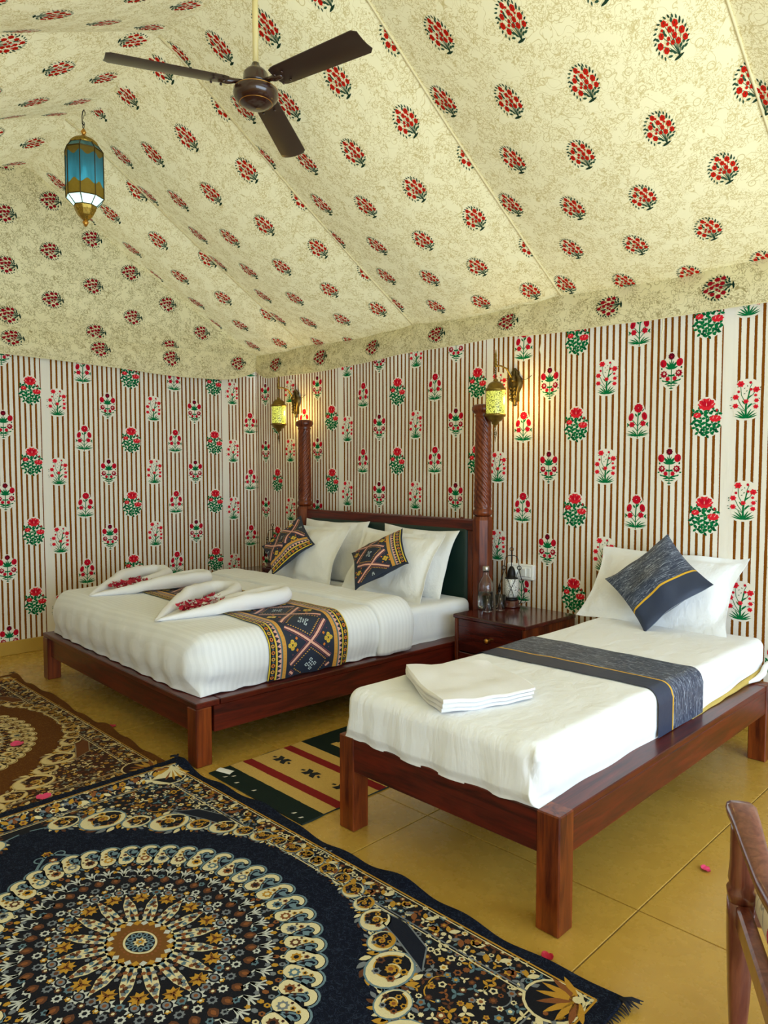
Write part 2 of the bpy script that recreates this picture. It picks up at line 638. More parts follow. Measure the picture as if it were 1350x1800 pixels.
def motif_sprig():
    S = halo([(-.51, -.12, .1), (-.44, -.26, .25), (-.3, -.26, .26), (-.1, -.30, .28), (.1, -.28, .28), (.25, -.24, .30), (.38, -.22, .28), (.48, -.18, .18), (.52, -.1, .1)])
    S += stroke([(0, -.45), (.0, -.15), (.06, .15), (.10, .28)], [.05, .04, .025, .015], GREEN)
    for pts in (((0, -.3), (-.12, -.1), (-.18, .05)), ((0, -.1), (-.1, .12), (-.12, .34)), ((.02, 0), (.14, .12), (.2, .22)), ((0, -.25), (.12, -.12), (.2, -.1)), ((0, -.3), (-.14, -.2), (-.2, -.14)), ((.05, .15), (.08, .3), (.12, .4))):
        S += stroke(list(pts), .014, GREEN)
    for x, y, r in ((-.12, .40, .088), (.21, .24, .082), (-.22, .08, .075), (-.0, -.04, .062), (.22, -.03, .058), (-.22, -.14, .07), (.21, -.18, .062), (.2, .10, .04)):
        S.append(star(x, y, r, 6, .72, BRED, 3, x * 9)); S.append(star(x + .008, y - .01, r * .4, 5, .5, RED, 4, y * 7))
    for x, y in ((.09, .42), (-.16, .21), (.1, .25)):
        S.append(ell(x, y, .03, .035, RED, 3))
    for x, y in ((.31, .30), (.30, .24), (-.31, .10), (-.3, .04), (-.31, -.12), (-.29, -.19), (.29, .0), (-.2, .33), (.03, .32), (-.05, .27), (0, .2), (-.06, .15)):
        S.append(leaf(x, y, .045, .02, x * 8 + y * 5, DGREEN, 2))
    for a, L, b in ((.15, .26, .3), (.5, .27, 0), (.9, .28, -.2), (1.2, .26, -.2)):
        S += sym(leaf(.0, -.46, L, .034, a, GREEN, 2, b * .5))
    S += [leaf(.02, -.2, .16, .04, .8, GREEN), leaf(-.01, -.12, .14, .04, 2.2, GREEN), leaf(.04, .05, .12, .03, .6, GREEN)]
    return S


def motif_bouquet(red, grn):
    """the tulip bouquet of the roof cloth, unit = its height"""
    S = []
    dk = tuple(v * .55 for v in grn[:3]) + (1,)
    fl = [(-.05, .40, .075), (.20, .27, .085), (-.20, .20, .075), (.04, .22, .07), (-.30, .02, .085), (.10, .05, .07), (-.06, .06, .05), (.30, .06, .085), (-.20, -.14, .08), (.14, -.10, .075), (.32, -.12, .075), (-.0, -.06, .055)]
    for x, y, r in fl:
        S.append(star(x, y, r * .96, 6, .84, red, 3, x * 5 + .4, 1.12))
        S.append(leaf(x * .96, y - .01, r * .7, .02, 1.2, dk, 4))
    for x, y, r in ((.02, .34, .035), (.1, .15, .035), (-.12, -.02, .04), (.21, .16, .03), (-.14, .3, .035)):
        S.append(ell(x, y, r, r, red, 3, n=7))
    for x, y, r in fl:
        S += stroke([(.05, -.40), (x * .45 + .03, y * .4 - .15), (x, y)], .013, grn, 1)
    # comb of leaves around the outline
    for k in range(22):
        a = -0.9 + (PI + 1.8) * k / 21
        x, y = .37 * math.cos(a), .03 + .43 * math.sin(a)
        if y < -.30: continue
        S.append(leaf(x, y, .10, .045, a + .9, grn if k % 3 else dk, 2, -.2))
    for x, y, a in ((.1, -.25, .5), (-.05, -.25, 2.5), (.22, -.22, .8), (-.12, -.2, 2.2), (.02, -.12, 1.4), (.24, -.02, 1.2), (-.24, -.05, 2.2), (.2, -.3, .2), (-.1, -.32, 2.9), (.0, -.33, 2.2), (.12, -.34, .7), (-.08, .12, 2), (.12, .32, 1.2), (.28, .2, 1), (-.28, .13, 2.2), (-.1, .2, 1.8)):
        S.append(leaf(x, y, .13, .06, a, grn, 2))
    S.append(leaf(-.12, -.44, .3, .07, .12, dk, 2))
    S.append(leaf(.05, -.46, .14, .05, PI / 2, dk, 2))
    return S


MOT = {'dahlia': motif_dahlia(), 'poppy': motif_poppy(), 'peony': motif_peony(), 'sprig': motif_sprig()}
BOUQ = motif_bouquet(lin((206, 36, 22)), lin((52, 84, 62)))
BOUQ_D = motif_bouquet(lin((150, 16, 30)), lin((30, 62, 48)))

# ---------------------------------------------------------------- materials
M_WALL = wall_cloth('striped_wall_cloth', (240, 233, 219), (138, 78, 20), 0.0)
M_ROOF = roof_cloth('printed_roof_cloth', (240, 227, 181), (194, 170, 106), 0.05)
M_GABLE = roof_cloth('printed_gable_cloth', (230, 220, 178), (146, 130, 80), 0.015)
M_INK = print_mat('cloth_print', 0.85, 0.0001)
M_PLINTH = simple('mustard_plinth', (186, 146, 48), 0.45, var=.15, vscale=6)
M_OUT = simple('plain_canvas', (226, 214, 180), 0.9)


def floor_mat():
    t = NT('mustard_stone')
    co = t.coord('Object')
    g = t.n('ShaderNodeNewGeometry').outputs['Position']
    n = t.noise(g, 2.2, 4, .55, .6)
    n2 = t.noise(g, 14, 4, .6)
    f = t.math('ADD', t.math('MULTIPLY', n, .75), t.math('MULTIPLY', n2, .25))
    col = t.mix(f, lin((160, 120, 42)), lin((206, 168, 78)))
    rough = t.math('ADD', 0.16, t.math('MULTIPLY', n2, .22))
    b = t.bsdf(col, rough, 0, .5)
    return t.done(b.outputs[0])


M_FLOOR = floor_mat()
M_GROUT = simple('grout', (120, 94, 46), .9)

# ---------------------------------------------------------------- structure: floor
fl = MB()
fl.box(XL - .25, XR + .2, YF - .2, YB + .25, -.12, -.004)
floor = tag(fl.build('floor', M_GROUT), 'polished mustard yellow stone slab floor', 'floor', kind='structure')
TS = 0.90
tile_mesh = None
xs = [-1.0 - TS * k for k in range(-4, 7)]
ys = [2.15 + TS * k for k in range(-5, 4)]
for tx in xs:
    for ty in ys:
        x0, x1 = max(tx, XL - .05), min(tx + TS, XR + .1)
        y0, y1 = max(ty, YF - .05), min(ty + TS, YB + .05)
        if x1 - x0 < .05 or y1 - y0 < .05: continue
        b = MB(); g = .0022
        cx, cy = (x0 + x1) / 2, (y0 + y1) / 2
        b.box(x0 + g - cx, x1 - g - cx, y0 + g - cy, y1 - g - cy, -.02, 0, bev=.0015)
        b.build('floor_tile', M_FLOOR, floor, (cx, cy, 0))


# ---------------------------------------------------------------- structure: walls
def ripple(u, z, ph):
    top = max(0.0, min(1.0, (z - 0.2) / 2.0))
    return .006 * math.sin(2 * PI * u / .62 + ph + .5 * math.sin(z * 1.7 + ph)) * (.5 + .5 * top) + .006 * nz(u * 1.3 + ph, z * 1.1, ph)


ZTOP = 2.62


def wall_panel(parent, plane, start, W, a, b, z0, phase, ph, nocols=False, step=.02):
    """a width of striped cloth: plane 'back' (runs along X) or 'left' (along Y); a..b is the piece of the cloth that hangs here"""
    if plane == 'back':
        S = lambda u, z: (start + u, YB - .004 - ripple(start + u, z, ph), z)
        sg = 1
    else:
        S = lambda u, z: (XL + .004 + ripple(start + u, z, ph), start + u, z)
        sg = -1
    m = MB()
    n = max(4, int((b - a) / step))
    m.grid(S, a, b, .09, ZTOP, n, 26, 0, uvf=lambda u, z: (u / W * 40, z))
    sg = 1.0
    # the surface normal du x dz: back wall gives -Y (into the room), left wall gives +X
    rows = 6
    for c in range(8):
        kind = ('sprig', 'poppy', 'dahlia', 'peony')[c % 4]
        uc = W * (1.75 + 5 * c) / 40 * 1.0 if False else W * (2.0 + 5 * c) / 40
        base = z0 if kind in ('sprig', 'dahlia') else z0 + .2725
        h = {'sprig': .215, 'poppy': .205, 'dahlia': .205, 'peony': .215}[kind]
        k = {'sprig': 1.12, 'poppy': 1.05, 'dahlia': 1.0, 'peony': 1.02}[kind]
        for r in range(-4, 4):
            zc = base + .545 * r
            if zc < .02 or zc > 2.5: continue
            if uc < a - .05 or uc > b + .05: continue
            T = lambda x, y, uc=uc, zc=zc, h=h, k=k: (uc + x * h * k, zc + y * h)
            m.prints(S, MOT[kind], T, 1, .0009, lambda u, z: a < u < b and .093 < z < 2.55)
    o = m.build('cloth_panel', [M_WALL, M_INK], parent)
    return o


wall_back = tag(empty('wall_back'), 'cream and brown striped tent wall with flower sprigs behind the headboards', 'wall', kind='structure')
wall_left = tag(empty('wall_left'), 'cream and brown striped tent wall with flower sprigs under the gable', 'wall', kind='structure')
PW = 1.612
# back wall pieces: (start of cloth width, width, from, to, phase)
wall_panel(wall_back, 'back', -6.205, 1.57, .30, 1.585, 2.14, 0, .3)
wall_panel(wall_back, 'back', -4.640, 1.582, .010, 1.590, 1.76, 0, .3)
wall_panel(wall_back, 'back', -3.070, 1.612, .012, 1.625, 1.975, 0, .3)
wall_panel(wall_back, 'back', -1.455, 1.612, 0, 1.612, 1.785, 0, .3)
wall_panel(wall_back, 'back', .157, 1.612, 0, 1.593, 1.9, 0, .3)
# left wall pieces
wall_panel(wall_left, 'left', 3.765, 1.57, -.004, .375, 2.14, 0, 2.2)
wall_panel(wall_left, 'left', 2.143, 1.62, 0, 1.622, 1.945, 0, 2.2)
wall_panel(wall_left, 'left', .535, 1.608, 0, 1.608, 1.755, 0, 2.2)
wall_panel(wall_left, 'left', -1.08, 1.612, 0, 1.615, 1.9, 0, 2.2)
wall_panel(wall_left, 'left', -2.69, 1.612, 1.19, 1.612, 1.9, 0, 2.2)

b = MB(); b.box(XL - .01, XL + .025, YF, YB + .02, 0, .105, bev=.004)
tag(b.build('baseboard_left', M_PLINTH), 'low mustard plinth along the foot of the left tent wall', 'baseboard', kind='structure')
b = MB(); b.box(XL, XR, YB - .025, YB + .03, 0, .105, bev=.004)
tag(b.build('baseboard_back', M_PLINTH), 'low mustard plinth along the foot of the back tent wall', 'baseboard', kind='structure')

# near long wall and entrance end (behind the camera): plain canvas with a tall doorway open to daylight
b = MB()
b.grid(lambda u, v: (u, YF, v), XL, XR, 0, 2.45, 24, 6)
tag(b.build('wall_front', M_OUT), 'plain canvas tent wall behind the viewer', 'wall', kind='structure')
b = MB()
DY0, DY1, DZ = -1.1, 3.5, 2.3
b.grid(lambda u, v: (XR, u, v), YF, DY0, 0, DZ, 4, 6)
b.grid(lambda u, v: (XR, u, v), DY1, YB, 0, DZ, 4, 6)
def gr(u, v):
    t = (u - YF) / (YRIDGE - YF) if u < YRIDGE else (YB - u) / (YB - YRIDGE)
    return (XR, u, DZ + v * (.15 + 1.15 * max(0, t)))
b.grid(gr, YF, YB, 0, 1, 24, 5)
tag(b.build('wall_right', M_OUT), 'canvas end wall with the wide open tent doorway', 'wall', kind='structure')
portal('doorway_sky', (XR + .02, (DY0 + DY1) / 2, DZ / 2), (0, R(90), 0), DZ, DY1 - DY0)

# ---------------------------------------------------------------- structure: tent roof
ceiling = tag(empty('ceiling'), 'cream tent roof printed with vines and red bouquets', 'ceiling', kind='structure')
EY, EZ = 4.06, 2.50
SEAMS = [-5.78, -5.02, -3.73, -2.46, -1.08, .30, 1.76]
FY, FZ = -1.5, 2.42


def seam_sag(X):
    for a, b_ in zip(SEAMS, SEAMS[1:]):
        if a <= X <= b_:
            p = (X - a) / (b_ - a)
            return math.sin(PI * p) * min(1.0, (b_ - a) / 1.27)
    return 0.0


def ridge_z(X):
    q = min(1, max(0, (X + 5.8) / .9))
    return 3.69 + .10 * q * q * (3 - 2 * q)


def S_back(X, t):
    t = max(0.0, min(1.0, t))
    sg = seam_sag(X)
    y = EY + (YRIDGE - EY) * t
    zr = ridge_z(X)
    z = EZ + (zr - EZ) * t - sg * (.02 + .10 * math.sin(PI * min(1, t)) ** .8 + .045 * t) - .025 * math.sin(PI * t)
    if t > .93:
        z -= ((t - .93) / .07) ** 2 * .02
    return (X, y, z + .004 * nz(X * 3, t * 6, 1.7) * (1 - t ** 6))


def S_front(X, t):
    """t = 1 at the ridge"""
    t = max(0.0, min(1.0, t))
    sg = seam_sag(X)
    y = FY + (YRIDGE - FY) * t
    zr = ridge_z(X)
    z = FZ + (zr - FZ) * t - sg * (.02 + .12 * math.sin(PI * min(1, t)) ** .8 + .045 * t) - .04 * math.sin(PI * t)
    if t > .95:
        z -= ((t - .95) / .05) ** 2 * .02
    return (X, y, z + .004 * nz(X * 3, t * 6, 5.7) * (1 - t ** 6))


SLB = math.hypot(EY - YRIDGE, 1.15)
SLF = math.hypot(YRIDGE - FY, 1.2)
BH = .178
for pi_, (a, b_) in enumerate(zip(SEAMS, SEAMS[1:])):
    m = MB()
    ts = [i / 30 for i in range(31)]
    m.grid(S_back, a if pi_ else a - .14, b_, 0, 1, 44, 40, 0, uvf=lambda u, v: (u + 20, v * SLB))
    # welted seam
    m.tube([Vector(S_back(b_ - .003, t / 20)) + Vector((0, 0, -.004)) for t in range(21)], .006, 6, 0)
    rng = random.Random(pi_)
    t00, ev, od = {0: (.33, .16, .0), 1: (.27, .20, .03), 2: (.21, .18, .0), 3: (.155, .27, .07), 4: (.2, .2, .0), 5: (.2, .2, .0)}[pi_]
    for r in range(-3, 7):
        for c in range(-1, 6):
            xl = (od if r % 2 else ev) + .366 * c
            xc = a + xl
            t0 = t00 + .140 * r - .045 * (xl - .7)
            if t0 < -.02 or t0 > 1.0: continue
            if xc < a - .06 or xc > b_ + .08: continue
            T = lambda x, y, xc=xc, t0=t0: (xc + x * BH * .82, t0 + y * BH / SLB)
            m.prints(S_back, BOUQ, T, 1, .0011, lambda u, v, a=a, b_=b_: a + .004 < u < b_ - .004 and .004 < v < .985)
    m.build('roof_panel', [M_ROOF, M_INK], ceiling)
    m = MB()
    m.grid(lambda u, v: S_front(u, v), b_, a if pi_ else a - .14, 0, 1, 44, 40, 0, uvf=lambda u, v: (u + 40, v * SLF))
    for r in range(0, 11):
        t0 = .06 + .0905 * r
        for c in range(-1, 6):
            xc = a + .12 + .368 * c + (.16 if r % 2 else 0)
            if xc < a or xc > b_: continue
            T = lambda x, y, xc=xc, t0=t0: (xc - x * BH * .82, t0 + y * BH / SLF)
            m.prints(S_front, BOUQ, T, 1, -.0011, lambda u, v, a=a, b_=b_: a + .004 < u < b_ - .004 and .004 < v < .985)
    m.build('roof_panel', [M_ROOF, M_INK], ceiling)

# gable end over the left wall
XG = XL + .10


def gable_top(Y):
    if Y >= YRIDGE:
        t = (EY - Y) / (EY - YRIDGE)
        return S_back(-5.77, max(0, min(1, t)))[2] + .015
    t = (Y - FY) / (YRIDGE - FY)
    return S_front(-5.77, max(0, min(1, t)))[2] + .015


def S_gab(Y, z):
    f = math.sin(PI * max(0, min(1, (z - 2.45) / 1.2)))
    return (XG + .0 - .05 * f + .010 * nz(Y * 2, z * 2, 3.0), Y, z)


m = MB()
GZ0 = 2.47
m.grid(lambda u, v: S_gab(u, GZ0 + (max(gable_top(u), GZ0 + .01) - GZ0) * v), FY + .1, EY + .02, 0, 1, 50, 20, 0, uvf=lambda u, v: (u + 60, GZ0 + (gable_top(u) - GZ0) * v))
for c in range(-8, 9):
    yc = 1.865 + .325 * c
    for r in range(-1, 5):
        zc = 2.56 + .372 * r + (.19 if c % 2 else 0) - .02 * c
        T = lambda x, y, yc=yc, zc=zc: (yc - y * BH * .95, zc + x * BH * .85)
        m.prints(S_gab, BOUQ_D, T, 1, .0009, lambda u, v: FY + .2 < u < EY and GZ0 + .006 < v < gable_top(u) - .012)
m.build('gable_panel', [M_GABLE, M_INK], ceiling)


# hanging valances under the eaves
def S_valb(X, v):
    """v: 0 top, 1 bottom hem"""
    sg = seam_sag(X)
    bot = 2.285 - .02 * math.sin((X + 5.8) * 1.9) + .012 * nz(X * 2.2, 0, 9)
    if X < -5.55:
        bot += (-5.55 - X) ** 2 * 1.9
    top = S_back(X, 0.0)[2] + .01
    z = top + (bot - top) * v
    fold = .012 * nz(X * 5, v * 1.5, 4) + .012 * math.exp(-((X + 2.75 + .1 * v) / .05) ** 2)
    return (X, EY - .035 * math.sin(PI * v * .8) - fold - .012, z)


m = MB()
m.grid(S_valb, -5.80, 1.74, 1, 0, 190, 8, 0, uvf=lambda u, v: (u + 80, v * .23))
# hem cord
m.tube([S_valb(-5.80 + 7.54 * i / 150, 1.0) for i in range(151)], .004, 5, 0)
for i, xc in enumerate((-5.42, -4.78, -4.14, -3.47, -2.84, -2.12, -1.49, -.84, -.2, .45)):
    q = .9 if i != 1 else .5
    T = lambda x, y, xc=xc, q=q: (xc - y * BH * .95, .52 - x * BH * .85 / .23)
    # mirrored winding: v runs downwards
    m.prints(S_valb, BOUQ_D, T, 1, -.0009, lambda u, v: .02 < v < .985)
    T2 = lambda x, y, xc=xc: (xc + .33 - y * BH * .5, -.36 - x * BH * .85 / .23)
    m.prints(S_valb, BOUQ_D, T2, 1, -.0009, lambda u, v: .01 < v < .985)
o = m.build('valance', [M_GABLE, M_INK], ceiling)
# hanging tie tapes
for xc in (-2.60, -1.80):
    t = MB()
    x, y, z = S_valb(xc, 1.0)
    t.tube([(x, y + .01, z + .03), (x + .004, y + .008, z - .05), (x - .006, y + .006, z - .10), (x + .004, y + .004, z - .13)], .004, 6)
    t.build('tie_tape', M_OUT, ceiling)


def S_vall(Y, v):
    bot = 2.245 + .02 * math.sin((Y - 1.2) * 2.0) + (.0 if Y < 3.6 else (Y - 3.6) ** 2 * .5) + .01 * nz(Y * 2, 0, 2)
    z = 2.475 + .03 * max(0, (Y - 3)) + (bot - 2.475) * v
    return (XG + .012 + .03 * math.sin(PI * v * .8) + .012 * nz(Y * 5, v, 6), Y, z)


m = MB()
m.grid(S_vall, YF + .05, 4.07, 1, 0, 130, 8, 0, uvf=lambda u, v: (u + 100, v * .23))
m.tube([S_vall(YF + .05 + (4.07 - YF - .05) * i / 120, 1.0) for i in range(121)], .004, 5, 0)
for yc in (-.15, .5, 1.2, 1.87, 2.53, 3.15, 3.83):
    T = lambda x, y, yc=yc: (yc - y * BH * .95, .42 - x * BH * .85 / .23)
    m.prints(S_vall, BOUQ_D, T, 1, -.0009, lambda u, v: .02 < v < .985)
m.build('valance', [M_GABLE, M_INK], ceiling)
# ================================================================ furniture materials
WC1, WC2 = (48, 10, 6), (104, 30, 14)
W_X = wood('sheesham_x', 'x', WC1, WC2)
W_Y = wood('sheesham_y', 'y', WC1, WC2)
W_Z = wood('sheesham_z', 'z', (64, 16, 7), (136, 62, 20))
W_DARK = wood('sheesham_dark', 'x', (44, 12, 10), (92, 30, 20), .2, .6)
W_CHAIR = wood('chair_wood', 'z', (92, 40, 34), (142, 84, 66), .3, .5)
M_GREEN = simple('green_upholstery', (10, 44, 36), .55, var=.2, vscale=8, bump=.1)
M_DUVET = linen('white_satin_duvet', (236, 237, 238), 11.0, .30, .6)
M_SHEET = linen('white_cotton_sheet', (236, 237, 239), 0, .55)
M_PILLOW = linen('white_pillowcase', (238, 236, 230), 0, .6)
M_TOWEL = simple('white_towelling', (240, 238, 238), .95, var=.06, vscale=300, bump=.5, bscale=500)
M_BRASS = simple('aged_brass', (150, 122, 56), .34, .9, var=.45, vscale=60, bump=.4, bscale=180)
M_BRASS_D = simple('dark_brass', (92, 74, 36), .4, .85, var=.4, vscale=90)
M_IRON = simple('black_iron', (22, 20, 20), .45, .6)
M_FAN = simple('brown_enamel', (52, 26, 20), .22, 0, .5, .5)
M_FANB = simple('brown_fan_blade', (50, 30, 24), .35, 0, .5, .2, var=.2, vscale=14)
M_GOLD = simple('gold_trim', (206, 150, 70), .3, .9)
M_ROD = simple('cream_enamel', (240, 224, 160), .4)
M_WHITEP = simple('white_plastic', (238, 238, 234), .35)
M_PETAL = simple('rose_petal', (196, 16, 56), .6, var=.35, vscale=60)
M_PETALP = simple('pink_petal', (226, 60, 110), .6, var=.2, vscale=40)
M_YEL = simple('yellow_underlay', (206, 178, 92), .85, var=.2, vscale=30)
M_RUNINK = print_mat('woven_runner', .6, 0, .12, 300, .1)


def glass_mat(name, c=(1, 1, 1, 1), rough=.0, ior=1.45):
    t = NT(name)
    b = t.bsdf(c, rough, 0, .5, 0)
    b.inputs['Transmission Weight'].default_value = 1.0
    b.inputs['IOR'].default_value = ior
    return t.done(b.outputs[0])


M_GLASS = glass_mat('clear_glass', (1, 1, 1, 1), 0, 1.40)
M_WATER = glass_mat('water', (.98, 1, 1, 1), 0, 1.30)


# ---------------------------------------------------------------- king bed
KW, KL, KT = 2.09, 2.24, .310
KROT = -1.6
KPY = 1.751
king = empty('king_bed', (-4.015, KPY, 0), R(KROT))
tag(king, 'wide dark wooden bed with spiral posts and a green upholstered headboard', 'bed')
LG = .085
for sx in (-1, 1):
    for y in (0, KL - .13):
        b = MB()
        x0 = -KW / 2 if sx < 0 else KW / 2 - LG
        b.box(0, LG, 0, LG, 0, KT - .028, bev=.004)
        if y == 0:
            b.build('leg', W_Z, king, (x0, y, 0))
b = MB(); b.box(-KW / 2 + LG, KW / 2 - LG, 0, .03, -.065, .065, bev=.003)
b.build('foot_rail', W_X, king, (0, .022, KT - .093))
b = MB(); b.box(-KW / 2, KW / 2, 0, .13, -.014, .014, bev=.004)
b.build('foot_ledge', W_X, king, (0, 0, KT - .014))
for sx in (-1, 1):
    b = MB(); b.box(-.015, .015, -(KL - .2) / 2, (KL - .2) / 2, -.065, .065, bev=.003)
    b.build('side_rail', W_Y, king, (sx * (KW / 2 - .02), KL / 2, KT - .093))
    b = MB(); b.box(-.06, .06, -(KL - .26) / 2, (KL - .26) / 2, -.014, .014, bev=.004)
    b.build('side_ledge', W_Y, king, (sx * (KW / 2 - .06), KL / 2 + .005, KT - .014))
for k in range(9):
    b = MB(); b.box(-KW / 2 + .05, KW / 2 - .05, -.05, .05, -.01, .01, bev=.002)
    b.build('slat', W_X, king, (0, .25 + k * .22, KT - .05))


def spiral(mb, r, z0, z1, starts, pitch, depth, n=36, dz=.012):
    vs, fs = [], []
    m = int((z1 - z0) / dz)
    for i in range(m + 1):
        z = z0 + (z1 - z0) * i / m
        e = min(1, (z - z0) / .02, (z1 - z) / .02)
        for k in range(n):
            a = 2 * PI * k / n
            w_ = abs(math.sin(starts * (a - 2 * PI * z / pitch) / 2))
            k_ = 1.06 - .12 * (z - z0) / (z1 - z0)
            rr = r * k_ - depth * e * (1 - w_ ** .6)
            vs.append((rr * math.cos(a), rr * math.sin(a), z))
    for i in range(m):
        for k in range(n):
            fs.append((i * n + k, i * n + (k + 1) % n, (i + 1) * n + (k + 1) % n, (i + 1) * n + k))
    mb.faces_idx(vs, fs, 0, True)


PXH = .99
for sx in (-1, 1):
    b = MB()
    # square lower block with chamfered shoulders
    b.lathe([(.0, 0), (.086, 0), (.086, 1.075), (.076, 1.10), (.0, 1.10)], n=8, smooth=False, rot=PI / 8, sx=.82, sy=.82)
    post = b.build('bedpost', W_Z, king, (sx * PXH, KL - .055, 0))
    b = MB()
    b.lathe([(.05, 1.10), (.066, 1.115), (.066, 1.135), (.056, 1.15), (.056, 1.16), (.058, 1.165)], n=24)
    spiral(b, .057, 1.16, 1.765, 10, -.42 * sx, .011, 80, .008)
    b.lathe([(.050, 1.76), (.060, 1.775), (.052, 1.785), (.072, 1.80), (.078, 1.815), (.076, 1.835), (.060, 1.848), (0, 1.85)], n=24)
    b.build('spiral_turning', W_Z, post)
b = MB(); b.box(-PXH + .05, PXH - .05, -.03, .03, -.04, .04, bev=.008)
b.build('headboard_rail', W_X, king, (0, KL - .05, 1.035))
b = MB(); b.box(-PXH + .05, PXH - .05, -.022, .022, -.05, .05, bev=.006)
b.build('headboard_bottom_rail', W_X, king, (0, KL - .05, .42))
for sx in (-1, 1):
    b = MB(); b.box(-.028, .028, -.022, .022, -.30, .30, bev=.006)
    b.build('headboard_stile', W_Z, king, (sx * (PXH - .09), KL - .05, .745))
b = MB()
v, f = rbox_faces(2 * PXH - .22, .07, .60, .03, .08)
b.faces_idx(v, f, 0)
b.build('headboard_pad', M_GREEN, king, (0, KL - .055, .715))
for k in range(5):
    b = MB(); b.lathe([(.0, 0), (.014, 0), (.012, .008), (.006, .014), (0, .015)], n=10)
    b.build('rail_peg', W_Z, king, (-.8 + .4 * k, KL - .05, 1.073))

# mattress under a fitted sheet
KCX = -4.015
KM = dict(x=KCX + .005, w=1.93, y0=1.83, y1=3.87, z0=.305, z1=.545)


def soft_box(name, mat, x0, x1, y0, y1, z0, z1, r, disp=None, rz=None, step=.05, cover=False):
    b = MB()
    cx, cy, cz = (x0 + x1) / 2, (y0 + y1) / 2, (z0 + z1) / 2
    v, f = rbox_faces(x1 - x0, y1 - y0, z1 - z0, r, step, rz)
    if cover:
        lo, bk = -(z1 - z0) / 2 + 1e-5, (y1 - y0) / 2 - r - 1e-4
        f = [q for q in f if not all(v[i].z < lo for i in q) and not all(v[i].y > bk for i in q)]
        used = sorted({i for q in f for i in q}); ix = {o_: n_ for n_, o_ in enumerate(used)}
        v, f = [v[i] for i in used], [[ix[i] for i in q] for q in f]
    out = []
    for p in v:
        q = Vector((p.x + cx, p.y + cy, p.z + cz))
        if disp: q = Vector(disp(q))
        out.append(q - Vector((cx, cy, cz)))
    b.faces_idx(out, f, 0)
    return b.build(name, mat, None, (cx, cy, cz))


def rotk(p):
    """king bed's slight turn"""
    a = R(KROT); c, s = math.cos(a), math.sin(a)
    dx, dy = p[0] - KCX, p[1] - KPY
    return Vector((KCX + dx * c - dy * s, KPY + dx * s + dy * c, p[2]))


def unrot(p):
    a = R(-KROT); c, s = math.cos(a), math.sin(a)
    dx, dy = p[0] - KCX, p[1] - KPY
    return Vector((KCX + dx * c - dy * s, KPY + dx * s + dy * c, p[2]))


def kmat_disp(p):
    q = Vector(p)
    sd = max(0, 1 - (q.z - .31) / .24)
    zz, d_ = q.z - .3105, .942 - abs(q.x - KCX)
    if zz < .05 and 0 < d_ < .052:           # the fitted sheet's edge stands square on the frame
        q.x += math.copysign(d_ * (1 - zz / .05) * .9, q.x - KCX)
    q.x += .006 * math.sin(q.y * 31 + q.z * 20) * sd * (1 if q.x > KCX else -1)
    q.z += .006 * nz(q.x * 2, q.y * 2, 1)
    return rotk(q)


o = soft_box('mattress', M_SHEET, KCX - .942, KCX + .942, 1.868, 3.89, .3105, .545, .05, kmat_disp)
tag(o, 'white sheeted mattress of the wide bed under its pillows', 'mattress')

DX0, DX1, DY0_, DY1_, DZ0, DZ1, DR = KCX - 1.0, KCX + 1.0, 1.774, 3.14, .312, .605, .11


def duv_disp(p):
    q = Vector(p)
    h = max(0.0, min(1.0, (q.z - DZ0) / (DZ1 - DZ0)))
    sd = 1 - h
    fx = 1 if q.x > KCX else -1
    # the hem hangs straight to the frame instead of rounding under
    zz = q.z - DZ0
    if zz < DR:
        dx, dy = 1.0 - abs(q.x - KCX), q.y - DY0_
        k_ = (1 - zz / DR) * .92
        if 0 < dx < DR + .002: q.x += fx * dx * k_
        if 0 < dy < DR + .002: q.y -= dy * k_
    nearx = max(0, 1 - abs(abs(q.x - KCX) - 1.0) / .06)
    neary = max(0, 1 - abs(q.y - DY0_) / .06)
    # sides belly out, then tuck in to the frame, with soft upright creases
    bel = math.sin(PI * min(1, h * 1.15)) * .018 - .010 * sd ** 2
    q.x += fx * nearx * (bel + .007 * math.sin(q.y * 36 + 3 * nz(q.y * 3, q.z * 4, 2)) * sd)
    q.y -= neary * (bel + .008 * math.sin(q.x * 34 + 4 * nz(q.x * 3, q.z * 4, 7)) * sd)
    # crumple at the foot corners
    cr = math.exp(-((q.x - KCX - 1.0 * fx) ** 2 + (q.y - DY0_) ** 2) / .02)
    q.x += fx * cr * (.016 * math.sin(q.z * 46) - .018)
    q.y += cr * .018
    q.z += h * (.010 * nz(q.x * 1.6, q.y * 1.6, 4) + .005 * nz(q.x * 5, q.y * 4, 8))
    if h < .1: q.z += .008 * abs(math.sin(q.x * 21) * math.sin(q.y * 19))
    return rotk(q)


duvet = soft_box('duvet', M_DUVET, DX0, DX1, DY0_, DY1_, DZ0, DZ1, DR, duv_disp, step=.035, cover=True)
sol = duvet.modifiers.new('quilt', 'SOLIDIFY'); sol.thickness = .042; sol.offset = -1
tag(duvet, 'white striped duvet drawn smooth over the foot of the wide bed', 'duvet')


def bed_prof(t, off):
    """the duvet's cross-section, t = 0..1 from the left hem to the right one, moved outwards by off"""
    r = DR + off
    a0, a1, zt, z0 = DX0 - off, DX1 + off, DZ1 + off, DZ0 + .006
    side, arc, top = DZ1 - DR - z0, DR * PI / 2, DX1 - DX0 - 2 * DR
    s_ = t * (2 * side + 2 * arc + top)
    if s_ < side: return a0, z0 + s_
    s_ -= side
    if s_ < arc: return a0 + r - r * math.cos(s_ / DR), zt - r + r * math.sin(s_ / DR)
    s_ -= arc
    if s_ < top: return DX0 + DR + s_, zt
    s_ -= top
    if s_ < arc: return a1 - r + r * math.sin(s_ / DR), zt - r + r * math.cos(s_ / DR)
    return a1, zt - r - (s_ - arc)


